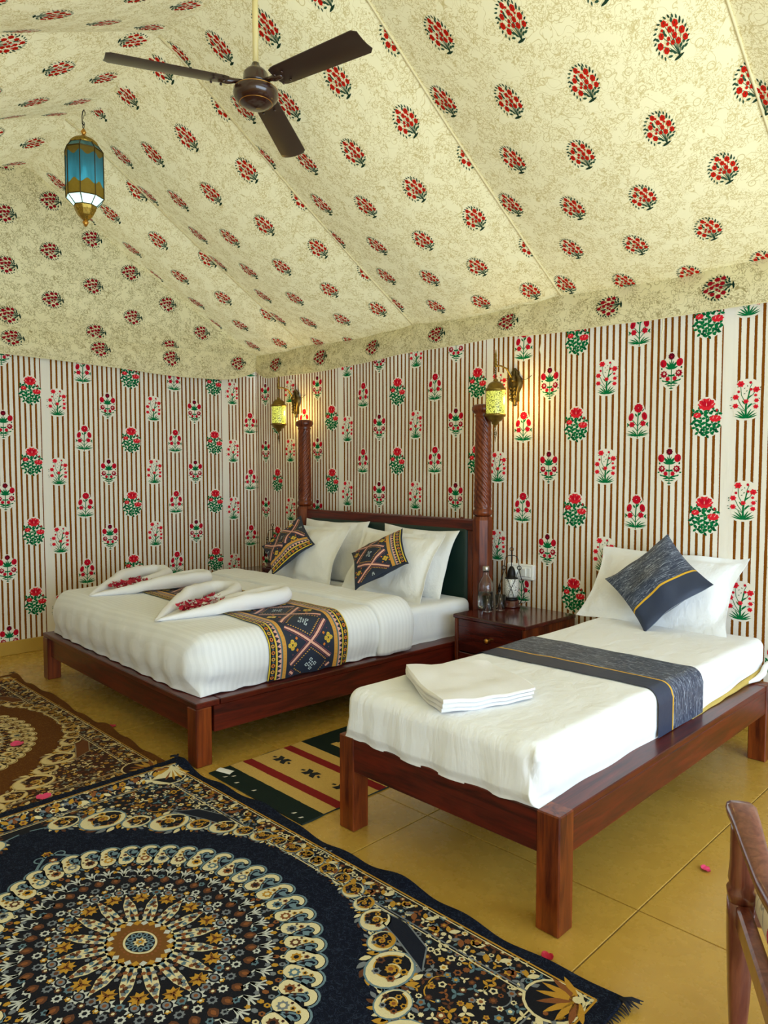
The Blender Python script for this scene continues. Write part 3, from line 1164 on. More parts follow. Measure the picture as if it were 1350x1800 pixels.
m = MB()
NU, NV = 120, 30
vs, fs = [], []
for i in range(NU + 1):
    t = i / NU
    for k in range(NV):
        a = 2 * PI * k / NV
        c_, s_ = math.cos(a), math.sin(a)
        yy = 3.100 + .145 * math.copysign(abs(c_) ** .7, c_)
        sn = math.copysign(abs(s_) ** .6, s_)
        off = -.004 + (.034 if s_ > 0 else .044) * sn
        x, z = bed_prof(t, off)
        yy += .016 * math.sin(x * 2.1) + .010 * nz(x * 4, z * 4, 1)
        q = duv_disp((x, yy, z))
        if s_ > 0:
            q.z += sn * (.008 * nz(x * 3, yy * 3, 5) + .006 * nz(x * 9, yy * 16, 5))
        vs.append(q - duvet.location)
for i in range(NU):
    for k in range(NV):
        fs.append((i * NV + k, (i + 1) * NV + k, (i + 1) * NV + (k + 1) % NV, i * NV + (k + 1) % NV))
fs.append(tuple(range(NV))); fs.append(tuple(reversed(range(NU * NV, (NU + 1) * NV))))
m.faces_idx(vs, fs, 0)
m.build('turned_down_fold', M_DUVET, duvet)


def bed_top(x, y):
    """height of the made bed (duvet, and the runner where it lies) under a point"""
    q = unrot((x, y, 0))
    z = DZ1 + .010 * nz(q.x * 1.6, q.y * 1.6, 4) + .005 * nz(q.x * 5, q.y * 4, 8)
    e = min(q.y - (RY0 - .03), RY1 + .03 - q.y) / .03
    return z + (ROFF + .0035) * max(0.0, min(1.0, e))


# ---------------------------------------------------------------- patterned runner and its cushions: one ornament
NAVY, PNK, OCH, YLW, ORG, WHT, PUR, BLK, GRYB = lin((26, 38, 58)), lin((236, 178, 156)), lin((214, 160, 72)), lin((226, 196, 62)), lin((222, 128, 46)), lin((206, 220, 226)), lin((128, 76, 92)), lin((16, 18, 26)), lin((96, 116, 124))


def seg_line(a, b_, w_, col, lay, step=.025):
    L = math.hypot(b_[0] - a[0], b_[1] - a[1])
    n = max(1, int(L / step))
    return stroke([(a[0] + (b_[0] - a[0]) * i / n, a[1] + (b_[1] - a[1]) * i / n) for i in range(n + 1)], w_, col, lay)


def dia(x, y, rx, ry, col, lay):
    return ([(x + rx, y), (x, y + ry), (x - rx, y), (x, y - ry)], col, lay)


def border_band(u0, u1, v0, sgn):
    """ornamental border from the outer hem v0 inwards (sgn = direction)"""
    S = []
    V = lambda d: v0 + sgn * d
    S += seg_line((u0, V(.004)), (u1, V(.004)), .007, YLW, 2)
    S += seg_line((u0, V(.023)), (u1, V(.023)), .030, BLK, 1)
    n = int((u1 - u0) / .034)
    for k in range(n):
        u = u0 + (k + .5) * (u1 - u0) / n
        S.append(ell(u, V(.023), .011, .011, OCH if k % 2 else ORG, 3, n=8))
        S.append(ell(u, V(.023), .005, .005, NAVY, 4, n=6))
        S.append(dia(u + .017, V(.023), .004, .009, GRYB, 3))
    S += seg_line((u0, V(.043)), (u1, V(.043)), .009, YLW, 2)
    S += seg_line((u0, V(.060)), (u1, V(.060)), .024, PNK, 1)
    n = int((u1 - u0) / .026)
    for k in range(n):
        u = u0 + k * (u1 - u0) / n; w_ = (u1 - u0) / n
        S.append(([(u, V(.049)), (u + w_, V(.049)), (u + w_ / 2, V(.071))], NAVY, 3))
    S += seg_line((u0, V(.076)), (u1, V(.076)), .008, GRYB, 2)
    S += seg_line((u0, V(.093)), (u1, V(.093)), .023, OCH, 2)
    for k in range(int((u1 - u0) / .017)):
        S.append(dia(u0 + .008 + k * .017, V(.093), .003, .005, ORG, 3))
    return S


def knot(x, y, s, col=WHT, lay=4):
    S = []
    for dx, dy in ((1, 0), (-1, 0), (0, 1), (0, -1)):
        cx, cy = x + dx * s * .9, y + dy * s * .9
        S.append(dia(cx, cy, s * .42, s * .42, col, lay)); S.append(dia(cx, cy, s * .22, s * .22, NAVY, lay + 1))
    for dx, dy in ((1, 1), (-1, 1), (1, -1), (-1, -1)):
        S.append(dia(x + dx * s * .32, y + dy * s * .32, s * .2, s * .2, col, lay))
    S.append(dia(x, y, s * .2, s * .2, col, lay))
    return S


def floret(x, y, s):
    S = []
    for dx, dy in ((1, 0), (-1, 0), (0, 1), (0, -1)):
        S.append(star(x + dx * s * .62, y + dy * s * .62, s * .52, 8, .75, YLW, 4)); S.append(ell(x + dx * s * .62, y + dy * s * .62, s * .26, s * .26, OCH, 5, n=7))
    S.append(ell(x, y, s * .16, s * .16, NAVY, 6, n=6))
    for dx, dy in ((1, 1), (-1, 1), (1, -1), (-1, -1)):
        S.append(dia(x + dx * s * 1.15, y + dy * s * 1.15, s * .36, s * .36, ORG, 4))
    for dx, dy in ((1, 0), (-1, 0)):
        S.append(dia(x + dx * s * 1.9, y, s * .18, s * .18, PUR, 4))
    return S


def lattice(u0, u1, v0, v1, cell, inside):
    """diamond trellis filling v0..v1"""
    S = []
    h = v1 - v0
    vm = (v0 + v1) / 2
    n0, n1 = int(math.floor(u0 / cell)) - 1, int(math.ceil(u1 / cell)) + 1
    for k in range(n0, n1 + 1):
        uc = (k + .5) * cell
        for wdt, col, lay in ((.030, PUR, 1), (.020, BLK, 2), (.013, PNK, 3)):
            S += seg_line((uc - cell / 2, v0), (uc + cell / 2, v1), wdt, col, lay, .03)
            S += seg_line((uc - cell / 2, v1), (uc + cell / 2, v0), wdt, col, lay, .03)
        # diamonds centred at crossings' midpoints
        d = k * cell
        S += knot(d + cell / 2 + cell / 2, vm, cell * .115)
        for sg in (-1, 1):
            for q in range(10):
                f = q / 10
                S.append(dia(d + cell + sg * (cell * .36) * (1 - f), vm + f * h * .36, .004, .006, OCH, 3))
                S.append(dia(d + cell + sg * (cell * .36) * (1 - f), vm - f * h * .36, .004, .006, OCH, 3))
        S += floret(uc, v0 + h * .12, cell * .11) + floret(uc, v1 - h * .12, cell * .11)
    return [s for s in S if all(inside(*p) for p in s[0])]


RY0, RY1, ROFF = 2.185, 2.715, .007


def run_prof(s):
    """point on the duvet's cross-section at arc length s from the left hem"""
    r = DR + ROFF
    a0, a1 = DX0 - ROFF, DX1 + ROFF
    zt = DZ1 + ROFF
    z0 = DZ0 + .005
    side = zt - r - z0
    arc = r * PI / 2
    top = (a1 - a0) - 2 * r
    if s < side: return a0, z0 + s
    s -= side
    if s < arc:
        t = s / r
        return a0 + r - r * math.cos(t), zt - r + r * math.sin(t)
    s -= arc
    if s < top: return a0 + r + s, zt
    s -= top
    if s < arc:
        t = s / r
        return a1 - r + r * math.sin(t), zt - r + r * math.cos(t)
    s -= arc
    return a1, zt - r - s


RLEN = 2 * (DZ1 + ROFF - DR - ROFF - DZ0 - .005) + (DR + ROFF) * PI + (DX1 - DX0 + 2 * ROFF - 2 * (DR + ROFF))


def S_run(u, v):
    x, z = run_prof(max(0, min(RLEN, u)))
    return duv_disp((x, RY0 + v, z))


m = MB()
RW = RY1 - RY0
m.grid(S_run, 0, RLEN, 0, RW, 120, 14, 0)
ins = lambda u, v: 0 < u < RLEN and .105 < v < RW - .105
sh = lattice(0, RLEN + .2, .105, RW - .105, .245, ins) + border_band(.002, RLEN - .002, 0, 1) + border_band(.002, RLEN - .002, RW, -1)
m.prints(S_run, sh, None, 1, .0006)
M_NAVYC = simple('navy_cloth', (26, 38, 58), .7, bump=.15, bscale=300)
o = m.build('bed_runner', [M_NAVYC, M_RUNINK])
sol = o.modifiers.new('thickness', 'SOLIDIFY'); sol.thickness = .004; sol.offset = -1
o.modifiers.remove(sol)
tag(o, 'navy and ochre tribal patterned runner laid across the wide bed', 'bed runner')


# ---------------------------------------------------------------- pillows and cushions
def pillow_S(W, H, T, flange, seed, pinch=.07):
    def outline(x, y):
        # corners stay out, edges pulled in
        fx = 1 - pinch * (1 - y * y) ; fy = 1 - pinch * (1 - x * x) * (.2 if flange and y < 0 else 1)
        return x * W / 2 * fx, y * H / 2 * fy
    def th(x, y):
        ex = max(0, 1 - abs(x) / (1 - 2 * flange / W)) if flange else 1 - abs(x)
        ey = max(0, 1 - abs(y) / (1 - 2 * flange / H)) if flange else 1 - abs(y)
        a = min(1, ex * 1.0) ** .5 * min(1, ey) ** .5
        return T / 2 * min(1, a * 1.12)
    def S(x, y, sg):
        px, py = outline(x, y)
        t = th(x, y)
        w_ = .020 * nz(px * 5 + seed, py * 5, seed) + .010 * nz(px * 12 + seed, py * 9 + px, seed) + .006 * nz((px + py) * 22 + seed, (px - py) * 6, seed) * abs(x * y)
        return Vector((px, py, sg * t + (w_ * min(1, t / .03)) + .022 * nz(px * 7 + seed, py * 7, 3.3) * (1 - min(1, t / .02))))
    return S


def make_pillow(name, W, H, T, flange, seed, mats, n=30, extra=None, pinch=.07):
    S = pillow_S(W, H, T, flange, seed, pinch)
    m = MB()
    ax = [-1 + 2 * (i / n) for i in range(n + 1)]
    ax = [math.copysign(abs(a) ** .8, a) for a in ax]
    m.grid(lambda x, y: S(x, y, 1), 0, 0, 0, 0, 0, 0, 0, us=ax, vs_=ax, uvf=lambda x, y: (x * .5 * W, y * .5 * H))
    m.grid(lambda x, y: S(x, y, -1) - Vector((0, 0, .004)), 0, 0, 0, 0, 0, 0, 0, us=list(reversed(ax)), vs_=ax, uvf=lambda x, y: (x * .5 * W, y * .5 * H))
    # rim
    ring = [(a, -1) for a in ax[:-1]] + [(1, a) for a in ax[:-1]] + [(a, 1) for a in reversed(ax[1:])] + [(-1, a) for a in reversed(ax[1:])]
    for (p, q) in zip(ring, ring[1:] + ring[:1]):
        m.face([S(p[0], p[1], 1), S(p[0], p[1], -1) - Vector((0, 0, .004)), S(q[0], q[1], -1) - Vector((0, 0, .004)), S(q[0], q[1], 1)], 0, smooth=True)
    if extra: extra(m, S)
    return m.build(name, mats)


def pose(o, loc, tilt, spin=0.0, yaw=0.0):
    """stand a pillow up: tilt = degrees leaned back from upright, spin in its own plane, yaw about Z"""
    Mx = Matrix.Translation(loc) @ Matrix.Rotation(R(yaw), 4, 'Z') @ Matrix.Rotation(R(90 - tilt), 4, 'X') @ Matrix.Rotation(R(spin), 4, 'Z')
    o.matrix_world = Mx


PG = 'plump white pillows on the wide bed'
for (nm, W, H, T, fg, sd, loc, tilt, spin, yaw, lab) in (
        ('pillow', .80, .50, .20, .002, 1.1, (-4.44, 3.795, .778), 23, 1, -2, 'white pillow against the headboard behind the pillow near the left wall'),
        ('pillow', .76, .50, .20, .002, 2.3, (-3.51, 3.777, .771), 23, -1, -2, 'white pillow against the headboard nearer the wooden bedside table'),
        ('pillow', .76, .50, .21, .035, 3.7, (-4.42, 3.565, .765), 29, 1, 0, 'front white pillow half hidden by the cushion with lower striped edge'),
        ('pillow', .80, .50, .21, .035, 4.9, (-3.51, 3.571, .765), 28, -1, 0, 'front white pillow beside the cushion with upright striped edge')):
    o = make_pillow(nm, W, H, T, fg, sd, [M_PILLOW], 40, None, .09)
    pose(o, loc, tilt, spin, yaw)
    tag(o, lab, 'pillow', PG)


def tribal(m, S):
    W = H = .42
    SS = lambda v, u: S(v / (W / 2), u / (H / 2), 1)      # u along the band, v across
    ins = lambda u, v: -.195 < u < .195 and -.195 < v < .105
    sh = lattice(-.21, .21, -.20, .105, .20, lambda u, v: abs(u) < .20 and -.20 < v < .103)
    sh += lattice(-.21, .21, -.505, -.2, .2, lambda u, v: abs(u) < .20 and -.20 < v < .103)
    bb = [s for s in border_band(-.195, .195, .203, -1)]
    sh2 = [([(v, u) for u, v in reversed(p)], c, l) for p, c, l in sh + bb]
    for poly, c, l in sh2:
        q = [SS(a, b_) + Vector((0, 0, .0012 + .0006 * l)) for a, b_ in poly]
        m.face(q, 1, c)


for sd, loc, tilt, spin, yaw, lab in ((6.1, (-4.52, 3.443, .827), 40, -38, 4, 'tribal patterned cushion with its striped border along the lower edge'),
                                      (7.7, (-3.455, 3.404, .819), 48, 42, 0, 'tribal patterned cushion with its striped border facing the bedside table')):
    o = make_pillow('cushion', .42, .42, .13, 0, sd, [M_NAVYC, M_RUNINK], 24, tribal, .09)
    pose(o, loc, tilt, spin, yaw); o.scale = (.97, .97, 1)
    tag(o, lab, 'cushion', 'tribal cushions on the wide bed')


# ---------------------------------------------------------------- heart-folded towels with rose petals
def heart_towel(loc, rz, lab, plab, seed):
    """towel rolled into a long heart: tip at the origin, lobes along +y"""
    m = MB()
    def roll(path, hs, ws):
        vs, fs = [], []
        n = 14
        P = [Vector((x, y, 0)) for x, y in path]
        for i, p in enumerate(P):
            t = (P[min(i + 1, len(P) - 1)] - P[max(i - 1, 0)]).normalized()
            sdv = Vector((t.y, -t.x, 0))
            for k in range(n):
                a = 2 * PI * k / n
                ww = ws[i] * (1 + .10 * nz(i * .6 + seed, k * .5, 1))
                hh = hs[i] * (1 + .10 * nz(i * .5 + seed, k * .5, 4))
                vs.append(p + sdv * (math.cos(a) * ww) + Vector((0, 0, max(0.0, hh * (1 + math.sin(a))))))
        for i in range(len(P) - 1):
            for k in range(n):
                fs.append((i * n + k, i * n + (k + 1) % n, (i + 1) * n + (k + 1) % n, (i + 1) * n + k))
        fs.append(tuple(reversed(range(n)))); fs.append(tuple(range((len(P) - 1) * n, len(P) * n)))
        m.faces_idx(vs, fs, 0, True)
    def half(sg, lobe):
        ctl = [(0, 0), (.08, .13), (.17, .30), (.25, .48), (.31, .64), (.32, .76), (.25, .84), (.15, .82), (.09, .72), (.06, .60), (.05, .50)]
        pts = []
        for i in range(len(ctl) - 1):
            for q in range(4):
                t = q / 4
                p0 = ctl[max(0, i - 1)]; p1 = ctl[i]; p2 = ctl[i + 1]; p3 = ctl[min(len(ctl) - 1, i + 2)]
                c = [0.5 * ((2 * p1[d]) + (-p0[d] + p2[d]) * t + (2 * p0[d] - 5 * p1[d] + 4 * p2[d] - p3[d]) * t * t + (-p0[d] + 3 * p1[d] - 3 * p2[d] + p3[d]) * t ** 3) for d in (0, 1)]
                pts.append((c[0] * sg * lobe, c[1]))
        pts.append((ctl[-1][0] * sg * lobe, ctl[-1][1]))
        n = len(pts)
        hs = [(.006 + .042 * min(1, i / 12)) * (1 if i < 26 else 1 - .45 * (i - 26) / (n - 26)) for i in range(n)]
        ws = [.012 + .036 * min(1, i / 10) * (1 if i < 26 else 1 - .3 * (i - 26) / (n - 26)) for i in range(n)]
        roll(pts, hs, ws)
    half(1, 1.0); half(-1, 1.0)
    # towel floor inside the heart
    def S(u, v):
        wdt = .30 * math.sin(min(PI / 2, v * 2.2)) * (1 if v < .75 else max(.0, 1 - (v - .75) * 1.5))
        return Vector((u * wdt, .03 + v * .74, .012 + .006 * nz(u * 3, v * 6, seed)))
    m.grid(S, -1, 1, 0, 1, 10, 14, 0)
    def lay(mb):
        c_, s_ = math.cos(rz), math.sin(rz)
        mb.v = [(.92 * p[0], .92 * p[1], p[2] + bed_top(loc[0] + .92 * (p[0] * c_ - p[1] * s_), loc[1] + .92 * (p[0] * s_ + p[1] * c_)) - loc[2] - .0015) for p in mb.v]
    lay(m)
    o = m.build('towel', M_TOWEL, None, loc)
    o.rotation_euler = (0, 0, rz)
    tag(o, lab, 'towel', 'heart-folded towels on the wide bed')
    # rose petals heaped inside
    pm = MB()
    rr = random.Random(seed)
    for k in range(80):
        v = rr.uniform(.2, .62)
        u = rr.gauss(0, .33)
        wdt = .20 * math.sin(min(PI / 2, v * 2.0))
        c = Vector((u * wdt, .03 + v * .74, .024 + .05 * rr.random() * math.exp(-u * u * 2)))
        nx = Vector((rr.gauss(0, .5), rr.gauss(0, .5), 1)).normalized()
        a = nx.orthogonal().normalized(); b2 = nx.cross(a)
        r_ = rr.uniform(.012, .021)
        ring = [c + (a * math.cos(t) + b2 * math.sin(t) * .8) * r_ + nx * .005 * math.cos(2 * t) for t in [2 * PI * q / 7 for q in range(7)]]
        base = len(pm.v)
        pm.faces_idx([c - nx * .004] + ring, [(0, 1 + q, 1 + (q + 1) % 7) for q in range(7)], 0, True)
    lay(pm)
    p = pm.build('rose_petals', M_PETAL, None, loc)
    p.rotation_euler = (0, 0, rz)
    tag(p, plab, 'petals', None, 'stuff')


heart_towel((-4.53, 1.89, .608), R(14), 'white heart-folded towel of petals further from the single bed', 'heap of red rose petals in the towel further from the single bed', 3)
heart_towel((-3.535, 1.825, .608), R(14), 'white heart-folded towel of petals nearer the single bed', 'heap of red rose petals in the towel nearer the single bed', 8)

# ---------------------------------------------------------------- single bed
SX0, SX1, SY0, SY1, SZT = -2.090, -1.102, 1.840, 3.780, .373
single = empty('single_bed', ((SX0 + SX1) / 2, SY0, 0))
tag(single, 'low single bed frame in polished red brown wood on square legs', 'bed')
hw = (SX1 - SX0) / 2; LGS = .082
for sx in (-1, 1):
    for y in (0, SY1 - SY0 - LGS):
        b = MB(); b.box(-LGS / 2, LGS / 2, -LGS / 2, LGS / 2, 0, SZT, bev=.004)
        b.build('leg', W_Z, single, (sx * (hw - LGS / 2), y + LGS / 2, 0))
    b = MB(); b.box(-.017, .017, -(SY1 - SY0) / 2 + LGS - .005, (SY1 - SY0) / 2 - LGS + .005, -.055, .055, bev=.002)
    b.build('side_rail', W_Y, single, (sx * (hw - .022), (SY1 - SY0) / 2, SZT - .0805))
    b = MB(); b.box(-.06, .06, -(SY1 - SY0) / 2 + LGS - .005, (SY1 - SY0) / 2 - LGS + .005, -.012, .012, bev=.003)
    b.build('side_ledge', W_Y, single, (sx * (hw - .065), (SY1 - SY0) / 2, SZT - .014))
for y in (.022, SY1 - SY0 - .022):
    b = MB(); b.box(-hw + LGS - .005, hw - LGS + .005, -.017, .017, -.066, .066, bev=.003)
    b.build('end_rail', W_X, single, (0, y, SZT - .069))
for k in range(9):
    b = MB(); b.box(-hw + .04, hw - .04, -.05, .05, -.01, .01, bev=.002)
    b.build('slat', W_X, single, (0, .18 + k * .2, SZT - .04))

MX0, MX1, MY0, MY1, MZ0, MZ1, MR = -2.060, -1.185, 1.855, 3.935, .371, .558, .045


def smat_disp(p):
    q = Vector(p)
    h = max(0, min(1, (q.z - MZ0) / (MZ1 - MZ0)))
    sd = 1 - h
    zz = q.z - MZ0
    if zz < MR:                              # the sheet's hem hangs straight
        k_ = (1 - zz / MR) * .9
        for sg, e in ((1, MX1), (-1, MX0)):
            d_ = (e - q.x) * sg
            if 0 < d_ < MR + .002: q.x += sg * d_ * k_
        if 0 < q.y - MY0 < MR + .002: q.y -= (q.y - MY0) * k_
    nearx = max(0, 1 - abs(q.x - MX1) / .05)
    neary = max(0, 1 - abs(q.y - MY0) / .05)
    q.x += nearx * (.004 * math.sin(q.y * 17) * sd)
    q.y += neary * (-.004 + .006 * math.sin(q.x * 38 + 4 * nz(q.x * 4, q.z * 3, 2)) * sd - .012 * math.sin(PI * h))
    # gathered hospital corner at the foot
    cr = math.exp(-(((q.x - MX1) / .06) ** 2 + ((q.y - MY0) / .06) ** 2))
    q.x += cr * .012 * math.sin(q.z * 30 + q.y * 90)
    q.y -= cr * .010 * math.sin(q.x * 130)
    q.z += h * (.006 * nz(q.x * 2, q.y * 2, 2) + .0025 * nz(q.x * 9, q.y * 5, 2))
    if neary > 0 and h < .3:
        q.z -= .012 * math.sin(PI * (q.x - MX0) / (MX1 - MX0)) * neary
        q.y -= .012 * neary
    if q.y > 2.9 and nearx > 0:
        q.z += .05 * ((q.y - 2.9) / 1.0) ** 1.5 * nearx * max(0, 1 - h / .7)
    return q


o = soft_box('mattress', M_SHEET, MX0, MX1, MY0, MY1, MZ0, MZ1, MR, smat_disp, step=.03)
tag(o, 'white sheeted mattress of the single bed', 'mattress')
# yellow underlay peeping out below the sheet
b = MB()
UN = 40
vs, fs = [], []
for k in range(UN + 1):
    y = 2.99 + .935 * k / UN
    lf = .05 * ((y - 2.9) / 1.0) ** 1.5
    wv = .004 * nz(y * 9, 0, 1)
    sec = [(-1.236, .3715), (-1.180 + wv, .3712), (-1.172 + wv, .3715 + lf * .45), (-1.182 + wv * .5, .372 + lf * .96), (-1.205, .372 + lf * .58)]
    vs += [(x, y, z) for x, z in sec]
for k in range(UN):
    for q in range(5):
        fs.append((k * 5 + q, k * 5 + (q + 1) % 5, (k + 1) * 5 + (q + 1) % 5, (k + 1) * 5 + q))
fs.append(tuple(reversed(range(5)))); fs.append(tuple(range(UN * 5, UN * 5 + 5)))
b.faces_idx(vs, fs, 0)
o = b.build('underlay', M_YEL)
tag(o, 'pale yellow underlay peeping out beneath the single mattress', 'underlay')
b = MB()
b.tube([(-1.176, 3.66, .384), (-1.160, 3.74, .390), (-1.155, 3.80, .402), (-1.163, 3.86, .424), (-1.158, 3.90, .438), (-1.168, 3.935, .424)], [.006, .014, .016, .014, .012, .006], 8)
o = b.build('sheet_tail', M_PILLOW, o)


def navy_cloth(name, axis_u, line_at, plain_above):
    """navy cloth with fine white waves, a yellow line and a plain band; uv in metres"""
    t = NT(name)
    uv = t.n('ShaderNodeUVMap', uv_map='UVMap').outputs[0]
    sp = t.n('ShaderNodeSeparateXYZ'); t.l(uv, sp.inputs[0])
    vv = sp.outputs[0] if axis_u else sp.outputs[1]
    sc = (90, 9, 1) if axis_u else (9, 90, 1)
    def lines(scale, off, width, dist):
        wv = t.n('ShaderNodeTexNoise')
        t.l(t.mapping(uv, tuple(q * scale for q in sc), off), wv.inputs['Vector'])
        wv.inputs['Scale'].default_value = 1.0
        wv.inputs['Detail'].default_value = 0.0
        wv.inputs['Distortion'].default_value = dist
        a = t.math('ABSOLUTE', t.math('SUBTRACT', wv.outputs['Fac'], 0.5))
        return t.math('SUBTRACT', 1.0, t.math('DIVIDE', a, width), clamp=True)
    def warp():
        wn = t.n('ShaderNodeTexNoise'); t.l(uv, wn.inputs['Vector'])
        wn.inputs['Scale'].default_value = 9.0
        return wn
    f = t.math('MAXIMUM', lines(1.0, (0, 0, 0), .035, .9), lines(1.3, (4, 2, 0), .03, 1.2))
    f = t.math('MULTIPLY', f, .75)
    if plain_above:
        body = t.math('LESS_THAN', vv, line_at)
    else:
        body = t.math('GREATER_THAN', vv, line_at)
    f = t.math('MULTIPLY', f, body)
    col = t.mix(f, lin((44, 54, 76)), lin((176, 186, 202)))
    yl = t.math('LESS_THAN', t.math('ABSOLUTE', t.math('SUBTRACT', vv, line_at)), .0055)
    col = t.mix(yl, col, lin((214, 166, 40)))
    b_ = t.bsdf(col, .45, 0, .4)
    t.l(t.bump(t.noise(uv, 30, 3), .08, .01), b_.inputs['Normal'])
    return t.done(b_.outputs[0])


# navy runner
NY0, NY1, NOFF = 2.665, 3.100, .006


def nav_prof(s):
    r = MR + NOFF
    a0, a1, zt = MX0 - NOFF, MX1 + NOFF, MZ1 + NOFF
    side = zt - r - .374
    arc = r * PI / 2
    top = a1 - a0 - 2 * r
    if s < side: return a0, .374 + s
    s -= side
    if s < arc: return a0 + r - r * math.cos(s / r), zt - r + r * math.sin(s / r)
    s -= arc
    if s < top: return a0 + r + s, zt
    s -= top
    if s < arc: return a1 - r + r * math.sin(s / r), zt - r + r * math.cos(s / r)
    s -= arc
    return a1 + .004, zt - r - s


NLEN = 2 * (MZ1 - MR - .374) + (MR + NOFF) * PI + (MX1 - MX0 - 2 * MR)


def S_nav(u, v):
    x, z = nav_prof(max(0, min(NLEN, u)))
    q = smat_disp((x, NY0 + v + .02 * max(0, (NLEN - .28 - u)) * 0, max(z, .505)))
    q.z = q.z - (max(z, .505) - z)
    return q


m = MB()
m.grid(S_nav, 0, NLEN, 0, NY1 - NY0, 110, 8, 0)
o = m.build('bed_runner', navy_cloth('navy_runner', False, .135, False))
tag(o, 'navy runner with white waves and a yellow line across the single bed', 'bed runner')

# pillow, cushion, towel
o = make_pillow('pillow', .86, .50, .20, .04, 12.3, [linen('crisp_pillowcase', (236, 237, 239), 0, .6)], pinch=.10)
pose(o, (-1.76, 3.960, .747), 39, 0, 0)
tag(o, 'white flanged pillow leaning on the striped wall above the single bed', 'pillow')
M_NCUSH = navy_cloth('navy_cushion', True, .085, True)
o = make_pillow('cushion', .425, .425, .13, 0, 15.1, [M_NCUSH], 24, None, .09)
pose(o, (-1.70, 3.791, .805), 35, -42, 0)
tag(o, 'navy cushion with white waves and a yellow line on the single bed', 'cushion')

m = MB()
def towel_layer(z, th, k, seed):
    # quadrilateral of cloth, corners on the bed
    A, B, C, D = Vector((-2.02 + k, 2.13 - k, 0)), Vector((-1.585 + k * .3, 1.86 - k * .2, 0)), Vector((-1.455, 2.255 + k * .3, 0)), Vector((-1.80 + k * .2, 2.41, 0))
    def S(u, v, dz):
        uu, vv = 2 * u - 1, 2 * v - 1
        uu, vv = uu * (1 - .05 * vv ** 4), vv * (1 - .05 * uu ** 4)
        u, v = (uu + 1) / 2, (vv + 1) / 2
        p = (A * (1 - u) + B * u) * (1 - v) + (D * (1 - u) + C * u) * v
        th_ = 1 - .45 * v * u
        dz = dz * th_
        return p + Vector((0, 0, z - (z - .562) * .35 * v * u + dz + .006 * nz(p.x * 12, p.y * 12, 1) + .014 * nz(p.x * 5, p.y * 5, 1)))
    n = 16
    m.grid(lambda u, v: S(u, v, th), 0, 1, 0, 1, n, n, 0)
    m.grid(lambda u, v: S(u, v, 0), 1, 0, 0, 1, n, n, 0)
    for e in range(4):
        def edge(t, h, e=e):
            u, v = ((t, 0), (1, t), (1 - t, 1), (0, 1 - t))[e]
            q = S(u, v, th * h)
            bul = .011 * math.sin(PI * h) * min(1, 6 * t, 6 * (1 - t))
            d = (Vector((-.55, -.85, 0)), Vector((.9, -.3, 0)), Vector((.5, .8, 0)), Vector((-.8, .5, 0)))[e]
            return q + d * bul
        m.grid(edge, 0, 1, 0, 1, n, 4, 0)
towel_layer(.562, .017, -.016, 1.0)
towel_layer(.580, .018, .020, 4.0)
towel_layer(.599, .017, .046, 7.0)
o = m.build('towel', M_TOWEL)
tag(o, 'flat folded white bath towel on the single bed', 'towel')
#==PART3==
# ================================================================ bedside tables
def nightstand(loc, rz, lab, group=None):
    t = empty('bedside_table', loc, rz)
    W, D, H = .54, .54, .50
    b = MB(); b.box(-W / 2 - .006, W / 2 + .006, -D / 2 - .008, D / 2, -.012, .012, bev=.004)
    b.build('top', W_DARK, t, (0, 0, H - .012))
    for sx in (-1, 1):
        b = MB(); b.box(-.012, .012, -D / 2 + .001, D / 2 - .002, -(H - .024) / 2, (H - .024) / 2, bev=.003)
        b.build('side_panel', W_Z, t, (sx * (W / 2 - .012), 0, (H - .024) / 2))
    b = MB(); b.box(-W / 2 + .024, W / 2 - .024, -.006, .006, -.2, .2)
    b.build('back_panel', W_X, t, (0, D / 2 - .012, .26))
    b = MB(); b.box(-W / 2 + .024, W / 2 - .024, -D / 2 + .02, D / 2 - .02, -.01, .01)
    b.build('base_panel', W_X, t, (0, 0, .05))
    for zc, hh in ((.372, .205), (.16, .205)):
        b = MB(); b.box(-W / 2 + .027, W / 2 - .027, -.01, .01, -hh / 2, hh / 2, bev=.003)
        dr = b.build('drawer', W_DARK, t, (0, -D / 2 + .016, zc))
        b = MB(); b.lathe([(.0, 0), (.010, 0), (.006, .008), (.006, .014), (.015, .022), (.014, .030), (.0, .034)], n=14)
        k = b.build('knob', M_GOLD, dr, (0, -.010, 0))
        k.rotation_euler = (R(90), 0, 0)
    return tag(t, lab, 'bedside table', group)


nightstand((-2.612, 3.785, 0), R(-1), 'polished wooden bedside table with drawers between the two beds')
nightstand((-5.43, 3.78, 0), R(0), 'wooden bedside table in the tent corner behind the wide bed')
NT_Z = .50

# switch board behind the bedside table
sw = empty('switch_board', (-2.785, YB - .008, .722))
tag(sw, 'white electrical switch board on the striped wall behind the lantern', 'switch board')
b = MB(); v, f = rbox_faces(.215, .032, .105, .010, .05); b.faces_idx(v, f, 0); b.build('plate', M_WHITEP, sw, (0, -.006, 0))
b = MB(); b.box(-.085, .085, -.004, .004, -.033, .033, bev=.003); b.build('module_frame', M_WHITEP, sw, (0, -.023, 0))
b = MB(); b.lathe([(0, 0), (.026, 0), (.026, .006), (.010, .007), (.008, .016), (0, .017)], n=22)
o = b.build('dimmer_knob', M_WHITEP, sw, (-.035, -.026, 0)); o.rotation_euler = (R(90), 0, 0)
b = MB(); b.box(-.020, .020, -.005, .005, -.028, .028, bev=.003)
o = b.build('rocker', M_WHITEP, sw, (.035, -.029, 0)); o.rotation_euler = (R(6), 0, 0)

